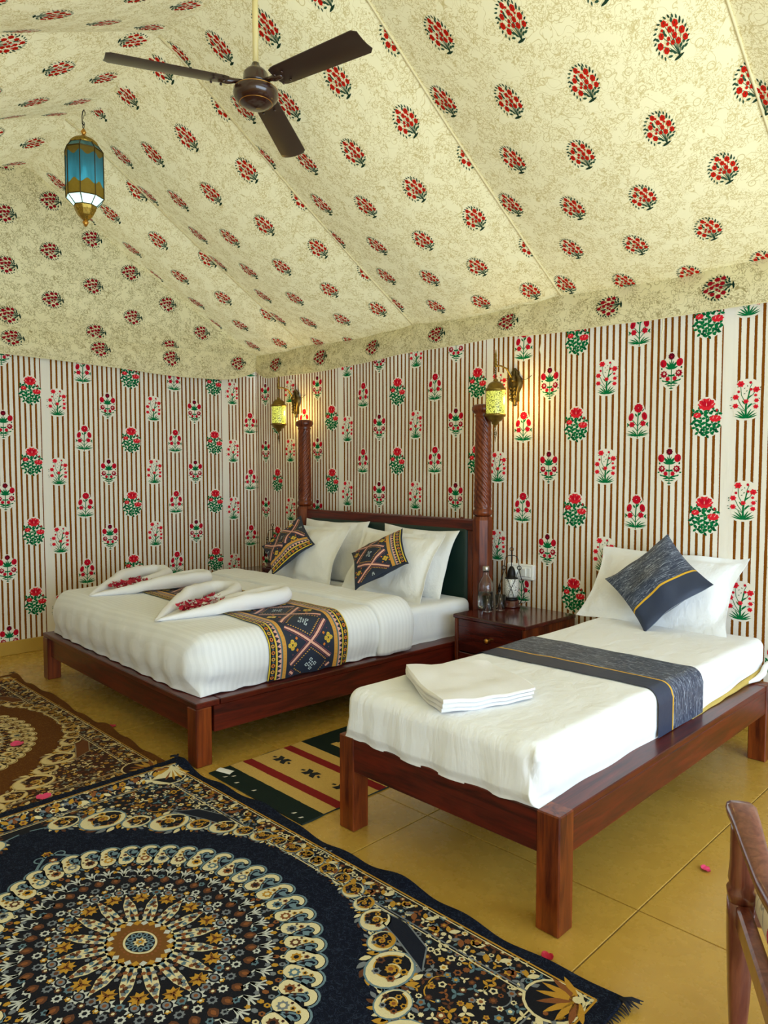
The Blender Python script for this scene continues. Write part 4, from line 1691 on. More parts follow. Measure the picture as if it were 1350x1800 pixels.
# water bottle and tumblers
bt = empty('water_bottle', (-2.852, 3.80, NT_Z)); bt.scale = (1.12, 1.12, 1.06); tag(bt, 'clear glass water bottle with a metal cap on the bedside table', 'bottle')
prof = [(0, .002), (.040, .0), (.046, .006), (.047, .02), (.047, .13), (.044, .155), (.030, .185), (.018, .205), (.0155, .225), (.0165, .235)]
inner = [(r_ - .0028, z) for r_, z in reversed(prof[1:])]
inner = [(max(.002, r_), max(.007, z)) for r_, z in inner] + [(0, .008)]
b = MB(); b.lathe(prof + inner, n=28); b.build('glass_body', M_GLASS, bt)
b = MB(); b.lathe([(0, .0085), (.041, .0085), (.0425, .02), (.0425, .105), (0, .105)], n=28); b.build('water', M_WATER, bt)
b = MB(); b.lathe([(0, .2365), (.0185, .2365), (.0195, .239), (.0195, .262), (.017, .265), (0, .265)], n=22, smooth=True)
b.build('cap', simple('steel_cap', (190, 186, 178), .3, .9), bt)
TG = 'tumblers by the water bottle'
for i, (x, y, lab) in enumerate(((-2.775, 3.715, 'clear glass tumbler standing beside the water bottle'), (-2.745, 3.815, 'clear glass tumbler standing in front of the wire lantern'))):
    g = MB()
    p = [(0, 0), (.026, 0), (.029, .003), (.034, .10)]
    g.lathe(p + [(.032, .10), (.027, .008), (0, .008)], n=24)
    o = g.build('tumbler', M_GLASS, None, (x, y, NT_Z + .0005)); tag(o, lab, 'glass', TG)


def mosaic(name, c_glass, c_lead, emit, estr, scale=120.0, lw=.13):
    """crackled bead mosaic glass, lit from inside"""
    t = NT(name)
    co = t.coord('Object')
    vor = t.n('ShaderNodeTexVoronoi', feature='DISTANCE_TO_EDGE')
    t.l(co, vor.inputs['Vector']); vor.inputs['Scale'].default_value = scale
    lead = t.math('LESS_THAN', vor.outputs['Distance'], lw)
    col = t.mix(lead, lin(c_glass), lin(c_lead))
    b_ = t.bsdf(col, .35, 0, .5)
    if estr:
        ec = t.mix(lead, lin(emit), lin(tuple(v * .30 for v in emit)))
        # brighter where the bulb sits
        d = t.n('ShaderNodeVectorMath', operation='LENGTH'); t.l(t.mapping(co, (1, 1, 1.0)), d.inputs[0])
        t.l(ec, b_.inputs['Emission Color'])
        b_.inputs['Emission Strength'].default_value = estr
    return t.done(b_.outputs[0])


M_MOSW = mosaic('white_mosaic', (236, 234, 226), (52, 52, 48), (255, 255, 255), 0, 130, .055)
M_MOSY = mosaic('lit_mosaic', (214, 220, 120), (96, 100, 30), (238, 236, 90), .62, 130)


def table_lantern(loc, rz, lab):
    t = empty('table_lantern', loc, rz)
    b = MB(); b.lathe([(0, 0), (.058, 0), (.062, .006), (.060, .012), (.052, .016), (.052, .042), (.046, .048), (0, .048)], n=28)
    b.build('wooden_base', W_DARK, t)
    b = MB(); b.lathe([(0, .048), (.045, .048), (.048, .054), (.040, .062), (.038, .068), (0, .068)], n=24); b.build('collar', M_IRON, t)
    b = MB(); b.lathe([(.036, .066), (.044, .085), (.048, .12), (.048, .165), (.044, .19), (.040, .194), (0, .194)], n=28); b.build('mosaic_glass', M_MOSW, t)
    b = MB(); b.lathe([(0, .190), (.043, .190), (.044, .196), (.028, .200), (.027, .225), (.025, .24), (.018, .26), (.010, .272), (0, .274)], n=24)
    b.build('hood', M_IRON, t)
    b = MB()
    b.tube([(0, 0, .27), (0, 0, .375)], .0035, 6)
    b.tube([(.012 * math.cos(a), 0, .386 + .012 * math.sin(a)) for a in [2 * PI * k / 14 for k in range(14)]], .0022, 5, closed=True)
    b.build('hanging_rod', M_IRON, t)
    for sg in (-1, 1):
        b = MB()
        b.tube([(sg * .052, 0, .02), (sg * .075, 0, .06), (sg * .086, 0, .10), (sg * .078, 0, .15), (sg * .062, 0, .20), (sg * .052, 0, .235), (sg * .05, 0, .26)], .003, 6)
        b.tube([(sg * .05 + .013 * math.cos(a), 0, .262 + .013 * math.sin(a)) for a in [2 * PI * k / 12 for k in range(12)]], .0028, 5, closed=True)
        b.tube([(sg * .05, 0, .262), (sg * .045, 0, .31), (sg * .036, 0, .335), (sg * .018, 0, .345), (0, 0, .345)], .0026, 6)
        b.build('side_wire', M_IRON, t)
    b = MB()
    b.tube([(-.05, -.01, .26), (-.02, -.045, .18), (.01, -.052, .10), (.02, -.05, .062)], .002, 5)
    b.tube([(.05, -.01, .26), (.02, -.046, .18), (-.015, -.052, .10), (-.02, -.05, .062)], .002, 5)
    b.tube([(-.078, -.002, .15), (-.078, -.002, .12)], [.004, .011], 8)
    b.tube([(-.078, -.002, .12), (-.078, -.002, .095)], [.011, .003], 8)
    b.tube([(.055, 0, .03), (.085, -.01, .03), (.095, -.012, .045)], .002, 5)
    b.build('guard_wire', M_IRON, t)
    return tag(t, lab, 'lantern')


table_lantern((-2.765, 3.965, NT_Z), R(35), 'black wire lantern with white mosaic glass on the bedside table between beds')
table_lantern((-5.335, 3.90, NT_Z + .03), R(30), 'black wire lantern mostly hidden behind the tribal cushion in the corner')
b = MB(); b.box(-.07, .07, -.07, .07, 0, .0295, bev=.004)
o = b.build('wooden_block', W_DARK, None, (-5.335, 3.90, NT_Z + .0003)); tag(o, 'small wooden block under the corner lantern', 'block')


# ================================================================ wall sconces
def sconce(loc, lab, turn):
    """loc: point on the wall at the plate; the lantern hangs off an arm along -Y"""
    t = empty('wall_sconce', loc)
    b = MB()
    # cast back plate: shield with crest and drop
    rows = [(-.150, .006), (-.142, .016), (-.128, .011), (-.115, .022), (-.09, .026), (-.06, .034), (-.03, .050), (0, .058), (.03, .054), (.052, .036), (.062, .022), (.074, .030), (.084, .022), (.092, .012), (.104, .006)]
    n = 14
    vs, fs = [], []
    for z, hwid in rows:
        for k in range(n + 1):
            u = -1 + 2 * k / n
            vs.append((u * hwid, -.004 - .030 * math.sqrt(max(0, 1 - u * u)) * (.45 + hwid * 9) - .004 * math.cos(u * 9) * (1 if abs(z) < .1 else 0), z))
    for i in range(len(rows) - 1):
        for k in range(n):
            fs.append((i * (n + 1) + k, i * (n + 1) + k + 1, (i + 1) * (n + 1) + k + 1, (i + 1) * (n + 1) + k))
    b.faces_idx(vs, fs, 0, True)
    b.lathe([(.0, -.012), (.024, -.01), (.026, 0), (.02, .02), (.022, .028), (0, .032)], 0, -.034, .02, 14)
    for z in (-.03, -.055, -.08, -.105):
        for sx in (-.5, .5):
            b.lathe([(0, -.01), (.009, -.006), (.010, 0), (.007, .007), (0, .01)], sx * .03, -.030 - .004, z, 8)
    b.box(-.03, .03, -.004, .006, -.12, .08)
    b.build('back_plate', M_BRASS_D, t)
    cx, cy = turn, -.21
    b = MB()
    b.tube([(0, -.03, .015), (0.0, -.06, .05), (cx * .3, -.10, .092), (cx * .7, -.155, .105), (cx, cy, .102)], [.007, .007, .006, .0055, .005], 10)
    b.build('arm', M_BRASS, t)
    b = MB()
    b.lathe([(0, .09), (.011, .092), (.014, .10), (.010, .112), (.007, .118), (.013, .126), (.007, .134), (.010, .140), (.005, .150), (.008, .165), (.005, .185), (.002, .205), (0, .208)], cx, cy, 0, 14)
    b.build('finial', M_BRASS, t)
    b = MB()
    zc = .10
    k = 0
    for q in range(6):       # twisted chain
        z0 = zc - q * .014
        b.tube([(cx + .005 * math.cos(a) * (1 if q % 2 else .2), cy + .005 * math.cos(a) * (.2 if q % 2 else 1), z0 - .009 + .011 * math.sin(a)) for a in [2 * PI * j / 10 for j in range(10)]], .0022, 5, closed=True)
    b.build('chain', M_BRASS_D, t)
    L = empty_part = None
    b = MB()
    b.lathe([(.004, .018), (.012, .014), (.017, .006), (.014, 0), (.030, -.006), (.044, -.016), (.053, -.030), (.056, -.042), (.066, -.048), (.069, -.056), (.067, -.066), (.062, -.068), (0, -.068)], cx, cy, 0, 28)
    cap = b.build('top_cap', M_BRASS, t)
    b = MB(); b.lathe([(.0605, -.066), (.0615, -.07), (.0615, -.212), (.0605, -.216)], 0, 0, .141, 36)
    b.build('glass_shade', M_MOSY, t, (cx, cy, -.141))
    b = MB()
    b.lathe([(0, -.214), (.064, -.214), (.070, -.220), (.068, -.230), (.057, -.236), (.052, -.248), (.040, -.260), (.024, -.266), (.023, -.278), (.012, -.286), (.006, -.294), (.007, -.300), (0, -.304)], cx, cy, 0, 28)
    b.build('bottom_cap', M_BRASS, t)
    b = MB()
    b.tube([(cx, cy, -.30), (cx, cy, -.318)], .0022, 6)
    b.tube([(cx + .010 * math.cos(a), cy, -.342 + .024 * math.sin(a)) for a in [2 * PI * j / 16 for j in range(16)]], .0022, 5, closed=True)
    b.tube([(cx + .005 * math.cos(a), cy, -.342 + .012 * math.sin(a)) for a in [2 * PI * j / 12 for j in range(12)]], .0022, 5, closed=True)
    b.tube([(cx, cy, -.366), (cx, cy, -.40)], [.0035, .001], 6)
    b.build('drop_pendant', M_BRASS_D, t)
    b = MB()
    b.tube([(.045, -.012, .03), (.085, -.004, .022), (.11, -.004, .03), (.13, -.002, .045)], .002, 5)
    b.build('cable', M_IRON, t)
    ld = bpy.data.lights.new('sconce_bulb', 'POINT'); ld.energy = 1.6; ld.color = (1.0, .72, .18); ld.shadow_soft_size = .03
    lo = bpy.data.objects.new('bulb', ld); COL.objects.link(lo); lo.parent = t; lo.location = (cx + .075, cy + .075, -.12)
    return tag(t, lab, 'wall lamp', 'brass wall lamps flanking the headboard')


sconce((-2.847, YB - .012, 1.995), 'lit brass mosaic wall lamp over the bedside table between beds', -.012)
sconce((-5.235, YB - .012, 2.045), 'lit brass mosaic wall lamp in the tent corner', .01)

# ================================================================ ceiling fan
FX, FYy, FZZ = -2.835, 2.0, 3.14
fan = empty('ceiling_fan', (FX, FYy, FZZ)); tag(fan, 'dark brown three blade ceiling fan hung from the tent ridge', 'ceiling fan')
b = MB(); b.tube([(0, 0, .10), (0, 0, .53)], .0135, 12); b.build('down_rod', M_ROD, fan)
b = MB(); b.lathe([(0, .135), (.016, .135), (.022, .118), (.046, .100), (.056, .086), (.060, .050), (.064, .040), (0, .040)], n=28); b.build('upper_cover', M_FAN, fan)
b = MB(); b.lathe([(.0, .046), (.052, .046), (.055, .028), (0, .028)], n=28); b.build('rotor_ring', simple('grey_metal', (120, 116, 112), .4, .7), fan)
b = MB(); b.lathe([(0, .030), (.060, .030), (.092, .022), (.102, .010), (.104, -.006), (.096, -.026), (.080, -.042), (.074, -.044), (.066, -.052), (.040, -.062), (0, -.066)], n=40)
mh = b.build('motor_housing', M_FAN, fan)
b = MB()
for r_, z_ in ((.1005, .0125), (.0745, -.0445)):
    b.tube([(r_ * math.cos(a), r_ * math.sin(a), z_) for a in [2 * PI * k / 48 for k in range(48)]], .0016, 5, closed=True)
b.build('gold_ring', M_GOLD, mh)
for ang in (251.5, 6.5, 126.5):
    b = MB()
    L0, L1 = .135, .655
    def SB(u, v, dz):
        x = L0 + (L1 - L0) * u
        hw_ = .056 + .010 * u
        e = min(1, (1 - u) / .03); hw_ *= math.sqrt(max(0, 1 - (1 - e) ** 2)) * .25 + .75 if u > .97 else 1
        if u < .05: hw_ *= .85 + 3 * u
        y = v * hw_
        return Vector((x, y, .022 + dz - .20 * y - .004 * (1 - v * v) * 0 + .006 * v * v - .028 * u))
    b.grid(lambda u, v: SB(u, v, .0), 0, 1, -1, 1, 26, 8)
    b.grid(lambda u, v: SB(u, v, .004), 1, 0, -1, 1, 26, 8)
    rim = [(k / 26, -1) for k in range(27)] + [(1, -1 + 2 * k / 8) for k in range(1, 9)] + [(1 - k / 26, 1) for k in range(1, 27)] + [(0, 1 - 2 * k / 8) for k in range(1, 9)]
    for p, q in zip(rim, rim[1:]):
        b.face([SB(*p, 0), SB(*q, 0), SB(*q, .004), SB(*p, .004)])
    bl = b.build('blade', M_FANB, fan)
    bl.rotation_euler = (0, 0, R(ang))
    b = MB()
    b.tube([(.06, 0, .036), (.10, 0, .034), (.13, 0, .028), (.175, 0, .024)], [.014, .011, .016, .012], 8)
    for sy in (-1, 1):
        for xx in (.155, .20):
            b.lathe([(0, -.006), (.006, -.005), (.006, .002), (0, .003)], xx, sy * .028, .015 - .2 * sy * .028, 8)
    b.build('blade_arm', M_FAN, bl)
b = MB(); b.lathe([(0, .56), (.02, .56), (.05, .53), (.055, .47), (.02, .455), (0, .455)], n=20)
b.build('canopy', M_ROD, fan)

# ================================================================ hanging lantern
LX, LY = -4.735, 2.0
lan = empty('hanging_lantern', (LX, LY, 2.985), R(9)); tag(lan, 'octagonal blue and gold glass lantern hanging from the tent ridge', 'lantern')


def pane_mat(name, c, gold):
    t = NT(name)
    co = t.coord('Object')
    sp = t.n('ShaderNodeSeparateXYZ'); t.l(co, sp.inputs[0])
    streak = t.noise(t.mapping(co, (30, 30, 5)), 1.0, 2)
    col = t.mix(streak, lin(c), lin(tuple(min(255, v * 1.25 + 20) for v in c)))
    tr = t.n('ShaderNodeBsdfTranslucent'); t.val(tr.inputs[0], col)
    gl = t.bsdf(col, .12, 0, .6)
    mx0 = t.n('ShaderNodeMixShader'); mx0.inputs[0].default_value = .45
    t.l(tr.outputs[0], mx0.inputs[1]); t.l(gl.outputs[0], mx0.inputs[2])
    tp = t.n('ShaderNodeBsdfTransparent'); t.val(tp.inputs[0], col)
    mx = t.n('ShaderNodeMixShader'); mx.inputs[0].default_value = .22
    t.l(mx0.outputs[0], mx.inputs[1]); t.l(tp.outputs[0], mx.inputs[2])
    if not gold:
        return t.done(mx.outputs[0])
    # gilded scallops above and below
    ang = t.math('ARCTAN2', sp.outputs[1], sp.outputs[0])
    wv = t.math('COSINE', t.math('MULTIPLY', ang, 8.0))
    zt = t.math('ADD', sp.outputs[2], t.math('MULTIPLY', wv, -.012))
    up = t.math('GREATER_THAN', zt, .435)
    zb = t.math('ADD', sp.outputs[2], t.math('MULTIPLY', wv, .014))
    lo = t.math('LESS_THAN', zb, .262)
    g = t.math('MAXIMUM', up, lo)
    gold_b = t.bsdf(t.mix(t.noise(co, 40, 3), lin((116, 96, 34)), lin((160, 138, 66))), .35, .35, .5)
    trg = t.n('ShaderNodeBsdfTranslucent'); trg.inputs[0].default_value = lin((150, 132, 60))
    mg = t.n('ShaderNodeMixShader'); mg.inputs[0].default_value = .6
    t.l(trg.outputs[0], mg.inputs[1]); t.l(gold_b.outputs[0], mg.inputs[2])
    m2 = t.n('ShaderNodeMixShader'); t.l(g, m2.inputs[0]); t.l(mx.outputs[0], m2.inputs[1]); t.l(mg.outputs[0], m2.inputs[2])
    return t.done(m2.outputs[0])


M_PBLUE = pane_mat('blue_gilded_pane', (64, 116, 124), True)
M_PAQUA = pane_mat('aqua_pane', (176, 206, 200), False)
M_PDUSK = pane_mat('dusk_pane', (92, 126, 122), False)
LR = .118
zs = [(.070, .130), (.118, .180), (.118, .475), (.088, .515)]      # radius,height ring stations


def oct_pt(r, k, z):
    a = 2 * PI * k / 8
    return Vector((r * math.cos(a), r * math.sin(a), z))


for (r0, z0), (r1, z1), mt, nm in ((zs[0], zs[1], M_PAQUA, 'lower_pane'), (zs[1], zs[2], M_PBLUE, 'pane'), (zs[2], zs[3], M_PDUSK, 'shoulder_pane')):
    for k in range(8):
        b = MB()
        q = [oct_pt(r0, k, z0), oct_pt(r0, k + 1, z0), oct_pt(r1, k + 1, z1), oct_pt(r1, k, z1)]
        q = [p * .985 + Vector((0, 0, p.z * .015)) for p in q]
        nrm = (q[1] - q[0]).cross(q[3] - q[0]).normalized() * .002
        i_ = [p - nrm for p in q]
        b.face(q); b.face(list(reversed(i_)))
        for j in range(4):
            b.face([q[j], i_[j], i_[(j + 1) % 4], q[(j + 1) % 4]])
        b.build(nm, mt, lan)
b = MB()
for k in range(8):
    b.tube([oct_pt(r, k, z) for r, z in zs], .0032, 6, smooth=True)
for r, z in zs:
    b.tube([oct_pt(r, k, z) for k in range(8)], .0034, 6, closed=True, smooth=False)
b.build('leading', M_BRASS_D, lan)


def pierced_brass():
    t = NT('pierced_brass')
    co = t.coord('Object')
    vor = t.n('ShaderNodeTexVoronoi'); t.l(co, vor.inputs['Vector']); vor.inputs['Scale'].default_value = 85
    hole = t.math('LESS_THAN', vor.outputs['Distance'], .32)
    b_ = t.bsdf(t.mix(t.noise(co, 60, 2), lin((120, 96, 34)), lin((190, 158, 74))), .35, .85)
    trn = t.n('ShaderNodeBsdfTranslucent'); trn.inputs[0].default_value = lin((226, 196, 120))
    mx = t.n('ShaderNodeMixShader'); t.l(t.math('MULTIPLY', hole, .8), mx.inputs[0]); t.l(b_.outputs[0], mx.inputs[1]); t.l(trn.outputs[0], mx.inputs[2])
    return t.done(mx.outputs[0])


M_PIERCE = pierced_brass()
b = MB(); b.lathe([(.072, .130), (.066, .105), (.048, .072), (.024, .048), (.012, .040)], n=8, smooth=False); b.build('lower_basket', M_PIERCE, lan)
b = MB(); b.lathe([(.013, .042), (.020, .028), (.012, .012), (.003, 0), (0, 0)], n=14); b.build('drop_finial', M_GOLD, lan)
b = MB(); b.lathe([(.090, .512), (.086, .530), (.066, .548), (.030, .566), (.008, .580)], n=24); b.build('dome', M_PIERCE, lan)
b = MB(); b.lathe([(.006, .578), (.010, .584), (.018, .598), (.010, .612), (.004, .622), (0, .623)], n=14); b.build('top_finial', M_GOLD, lan)
b = MB()
b.tube([(.009 * math.cos(a), 0, .634 + .012 * math.sin(a)) for a in [2 * PI * j / 12 for j in range(12)]], .0024, 6, closed=True)
b.tube([(0, 0, .645), (-.012, 0, .66), (-.014, 0, .70), (-.004, 0, .728), (.010, 0, .735)], .0035, 6)
b.tube([(0, .009 * math.cos(a), .652 + .010 * math.sin(a)) for a in [2 * PI * j / 12 for j in range(12)]], .0022, 6, closed=True)
b.tube([(.010, 0, .735), (.022, 0, .715), (.018, 0, .695), (.006, 0, .70), (.004, 0, .68)], .0022, 6)
b.build('hook', M_IRON, lan)
M_BULB = NT('bulb_glow')
e = M_BULB.n('ShaderNodeEmission'); e.inputs[0].default_value = (.85, .96, 1, 1); e.inputs[1].default_value = 14
M_BULB = M_BULB.done(e.outputs[0])
b = MB(); b.lathe([(0, .25), (.02, .252), (.030, .27), (.033, .29), (.028, .32), (.014, .345), (.012, .38), (0, .38)], n=16); b.build('bulb', M_BULB, lan)
ld = bpy.data.lights.new('lantern_bulb', 'POINT'); ld.energy = 1.3; ld.color = (.86, .96, 1.0); ld.shadow_soft_size = .04
lo = bpy.data.objects.new('bulb_light', ld); COL.objects.link(lo); lo.parent = lan; lo.location = (0, 0, .215)


# ================================================================ carpets
def carpet_design(a, b_, P, seed):
    """oriental rug: a, b = half length and half width; P = palette; returns shapes centred on 0"""
    rr = random.Random(seed)
    S = []
    G, CR, BL, OC, BR, GY, RD = P['ground'], P['cream'], P['blue'], P['ochre'], P['brown'], P['grey'], P['rust']
    mix = [OC, CR, GY, BR, BL, CR, RD]

    def rosette(x, y, r, c1, c2, n=6, lay=3):
        return [star(x, y, r, n, .72, c1, lay, rr.random()), ell(x, y, r * .45, r * .45, c2, lay + 1, n=6)]

    # field boundary in one quadrant, mirrored
    fb = [(0, .645), (.16, .635), (.30, .60), (.42, .545), (.53, .47), (.63, .385), (.73, .30), (.82, .215), (.90, .11), (.93, 0)]
    fb = [(x * a / 1.125, y * b_ / .775) for x, y in fb]

    def dense(pts, step):
        out = []
        for p, q in zip(pts, pts[1:]):
            L = math.hypot(q[0] - p[0], q[1] - p[1]); n = max(1, int(L / step))
            out += [(p[0] + (q[0] - p[0]) * i / n, p[1] + (q[1] - p[1]) * i / n) for i in range(n)]
        return out + [pts[-1]]

    def infield(x, y):
        x, y = abs(x), abs(y)
        for (x0, y0), (x1, y1) in zip(fb, fb[1:]):
            if x0 <= x <= x1:
                return y < y0 + (y1 - y0) * (x - x0) / (x1 - x0)
        return False

    quad = []
    # spandrel ground beyond the field edge
    W1, W2 = .045, .150                         # outer plain margin, inner edge of the small border
    bx, by = a - W1, b_ - W1
    ix, iy = a - W2, b_ - W2
    nxc, nyc = 40, 28
    for i in range(nxc):
        for j in range(nyc):
            x0, x1, y0, y1 = bx * i / nxc, bx * (i + 1) / nxc, by * j / nyc, by * (j + 1) / nyc
            if not infield((x0 + x1) / 2, (y0 + y1) / 2):
                quad.append(([(x0, y0), (x1, y0), (x1, y1), (x0, y1)], P['spandrel'], 1))
    # flowers strewn over spandrels and border
    placed = []
    tries = 0
    while len(placed) < 400 and tries < 9000:
        tries += 1
        x, y = rr.uniform(0, bx - .01), rr.uniform(0, by - .01)
        if infield(x, y * .93) or infield(x * .95, y): continue
        if any((x - p[0]) ** 2 + (y - p[1]) ** 2 < .0215 ** 2 for p in placed): continue
        placed.append((x, y))
        c1 = rr.choice(mix); c2 = rr.choice([G, RD, OC, CR])
        r_ = rr.uniform(.008, .015)
        if rr.random() < .3:
            ang = rr.uniform(0, 6.28)
            for q in range(3): quad.append(leaf(x, y, r_ * 1.7, r_ * .8, ang + q * 2.1, c1, 3))
        else:
            quad += rosette(x, y, r_, c1, c2, rr.choice([5, 6, 8]))
    # curling leaf stems among them
    for k in range(34):
        x, y = rr.uniform(.0, bx - .05), rr.uniform(0, by - .05)
        if infield(x, y * .9): continue
        an = rr.uniform(0, 6.28); pts = []
        for q in range(8):
            pts.append((x, y)); x += .014 * math.cos(an); y += .014 * math.sin(an); an += .35
        quad += [s for s in stroke(pts, .004, rr.choice([GY, OC, BL]), 2) if all(p[0] < bx and p[1] < by and p[0] > -.02 and p[1] > -.02 for p in s[0])]

    # plain spandrel lozenges
    def loz(pts, col, edge):
        quad.append((pts, col, 5))
        quad.extend(stroke(dense(pts + [pts[0]], .03), .005, edge, 6))
    loz([(.30 * a, .83 * b_ * .93), (.47 * a, .70 * b_), (.60 * a, .63 * b_), (.55 * a, .74 * b_), (.44 * a, .80 * b_)], P['field'], GY)

    # guard lines
    for off, w_, c in ((.050, .006, OC), (.060, .004, CR), (.148, .005, GY), (.158, .004, CR)):
        quad += stroke(dense([(0, b_ - off), (a - off, b_ - off)], .05), w_, c, 6)
        quad += stroke(dense([(a - off, b_ - off), (a - off, 0)], .05), w_, c, 6)
    # border vine leaves
    for (p, q, nx, ny) in (((0, b_ - .103), (a - .16, b_ - .103), 0, 1), ((a - .103, 0), (a - .103, b_ - .16), 1, 0)):
        L = math.hypot(q[0] - p[0], q[1] - p[1]); n = int(L / .045)
        for k in range(n):
            t = (k + .5) / n
            x, y = p[0] + (q[0] - p[0]) * t, p[1] + (q[1] - p[1]) * t
            sg = 1 if k % 2 else -1
            c1 = (OC, CR, RD, CR)[k % 4]
            ang = math.atan2(q[1] - p[1], q[0] - p[0])
            quad.append(leaf(x, y, .038, .020, ang + sg * .9, c1, 7)); quad.append(leaf(x, y, .030, .015, ang + sg * 2.3, (GY, OC)[k % 2], 7))
            if k % 3 == 0:
                quad += rosette(x + nx * .018 * sg, y + ny * .018 * sg, .017, OC, RD, 6, 7)
    # corner palmette
    cx, cy = a - .13, b_ - .13
    quad.append(ell(cx, cy, .082, .082, CR, 6, n=18)); quad.append(ell(cx, cy, .074, .074, G, 7, n=18))
    for q in range(9):
        an = PI / 4 + PI + (q - 4) * .36
        quad.append(leaf(cx + .045, cy + .045, .085 + .025 * math.cos((q - 4) * .36), .022, an, (OC, RD, OC)[q % 3], 8))
    quad.append(ell(cx + .045, cy + .045, .014, .014, CR, 9, n=8))

    # volutes along the field edge
    def volute(x, y, r, ang, hand):
        ca, sa = math.cos(ang), math.sin(ang)
        out = []
        for q in range(11):
            an = ang + 1.0 + q * .42
            out.append(leaf(x + r * .92 * math.cos(an), y + r * .80 * math.sin(an), r * .5, r * .26, an + .9 * hand, (OC, CR, GY, BR)[q % 4], 4, .2))
        out += [ell(x, y, r * 1.05, r * .90, P['line'], 5, ang, 18), ell(x, y, r * .97, r * .82, CR, 6, ang, 18), ell(x + .17 * r * ca, y + .17 * r * sa, r * .74, r * .64, G, 7, ang, 16)]
        pts, ws = [], []
        for k in range(22):
            t = k / 21
            an = ang + hand * (t * 7.2)
            q = r * (.90 - .72 * t)
            pts.append((x + q * math.cos(an), y + q * math.sin(an))); ws.append(r * (.20 - .11 * t))
        out += stroke(pts, ws, CR if r > .05 else OC, 8)
        pts2 = [(x + (p[0] - x) * .84, y + (p[1] - y) * .84) for p in pts]
        out += stroke(pts2, r * .06, OC, 9)
        for q in range(5):
            an = ang + q * 1.26
            out += rosette(x + r * .55 * math.cos(an), y + r * .48 * math.sin(an), r * .19, (OC, BR, GY, RD, OC)[q], G, 6, 10)
        out += rosette(x + .05 * r, y, r * .24, OC, RD, 8, 11)
        return out
    d = dense(fb, .002)
    s_, i_, k_ = 0.0, 0, 0
    tgt = .03
    radii = [.034, .040, .036, .044, .040, .056, .048, .078, .056, .088, .060, .092, .070, .085]
    for i in range(1, len(d)):
        s_ += math.hypot(d[i][0] - d[i - 1][0], d[i][1] - d[i - 1][1])
        if s_ >= tgt and k_ < len(radii):
            r_ = radii[k_]
            dx, dy = d[i][0] - d[max(0, i - 5)][0], d[i][1] - d[max(0, i - 5)][1]
            ang = math.atan2(dy, dx)
            ox, oy = -math.sin(ang) * r_ * .25, math.cos(ang) * r_ * .25
            quad += volute(d[i][0] + ox, d[i][1] + oy, r_, ang + 2.4, 1 if k_ % 2 else -1)
            tgt = s_ + r_ + (radii[k_ + 1] if k_ + 1 < len(radii) else r_) * .92
            k_ += 1
    quad += [([(p[0] * 1, p[1]) for p in s[0]], s[1], 4) for s in stroke(d[::14], .007, P['line'], 4)]

    for poly, c, lay in quad:
        for sx in (1, -1):
            for sy in (1, -1):
                q = [(x * sx, y * sy) for x, y in poly]
                if sx * sy < 0: q.reverse()
                S.append((q, c, lay))

    # ---- medallion
    ra, rb = .52 * a, .60 * b_
    E = lambda r, an: (r * ra * math.cos(an) * (1 + .06 * (abs(math.cos(an)) ** 14)), r * rb * math.sin(an))
    # ground of medallion, as rings of quads
    def ring(r0, r1, col, lay, n=72):
        for k in range(n):
            a0, a1 = 2 * PI * k / n, 2 * PI * (k + 1) / n
            S.append(([E(r0, a0), E(r1, a0), E(r1, a1), E(r0, a1)], col, lay))
    ring(.02, .93, G, 1)
    # paisleys round the rim
    NP = 46
    for k in range(NP):
        an = 2 * PI * (k + .5) / NP
        x, y = E(.875, an)
        x2, y2 = E(1.06, an + .035)
        dirn = math.atan2(y2 - y, x2 - x)
        def xf(px, py): return (x + px * math.cos(dirn) - py * math.sin(dirn), y + px * math.sin(dirn) + py * math.cos(dirn))
        cl, wd = [], []
        for q in range(9):                       # bulb and neck
            t = q / 8
            cl.append((-.026 + .082 * t, 0.006 * math.sin(PI * t)))
            wd.append(.066 * math.sqrt(max(.02, 1 - ((.30 - t) / .32) ** 2)) if t < .3 else .066 - .040 * ((t - .3) / .7) ** .8)
        for q in range(1, 15):                   # curled tip
            t = q / 14
            aa = t * 5.0
            rad = .028 * (1 - .55 * t)
            cl.append((.056 + rad * math.sin(aa), -.028 + rad * math.cos(aa)))
            wd.append(.026 * (1 - t) ** .7 + .007)
        P_ = [xf(*p) for p in cl]
        S += stroke(P_, [w_ + .010 for w_ in wd], P['line'], 3)
        S += stroke(P_[:19], [w_ - .003 for w_ in wd[:19]], G, 4)
        S += stroke(P_[:17], [max(.003, w_ - .009) for w_ in wd[:17]], CR, 5)
        c0 = (OC, BR, GY, RD, BL)[k % 5]
        S.extend(rosette(*xf(.006, 0), .019, c0, G if k % 2 else CR, 8, 6)); S.extend(rosette(*xf(.036, -.001), .009, RD if k % 2 else OC, G, 5, 6)); S.extend(rosette(*xf(.055, -.008), .0075, (OC, BL)[k % 2], G, 5, 6)); S.extend(rosette(*xf(.026, .016), .0055, BR, G, 5, 6)); S.extend(rosette(*xf(.026, -.017), .0055, BR, G, 5, 6))
    # scattered inner bands
    def band(n, r, fn, ph=0.0):
        for k in range(n):
            an = 2 * PI * (k + ph) / n
            x, y = E(r, an)
            S.extend(fn(x, y, math.atan2(y / rb, x / ra), k))
    band(84, .815, lambda x, y, an, k: [ell(x, y, .011, .009, (OC, GY, CR, RD)[k % 4], 3, an, 6), ell(x, y, .004, .004, G, 4, an, 5)])
    band(72, .775, lambda x, y, an, k: [ell(x, y, .011, .008, (RD, OC, GY, OC)[k % 4], 3, an, 6)], .5)
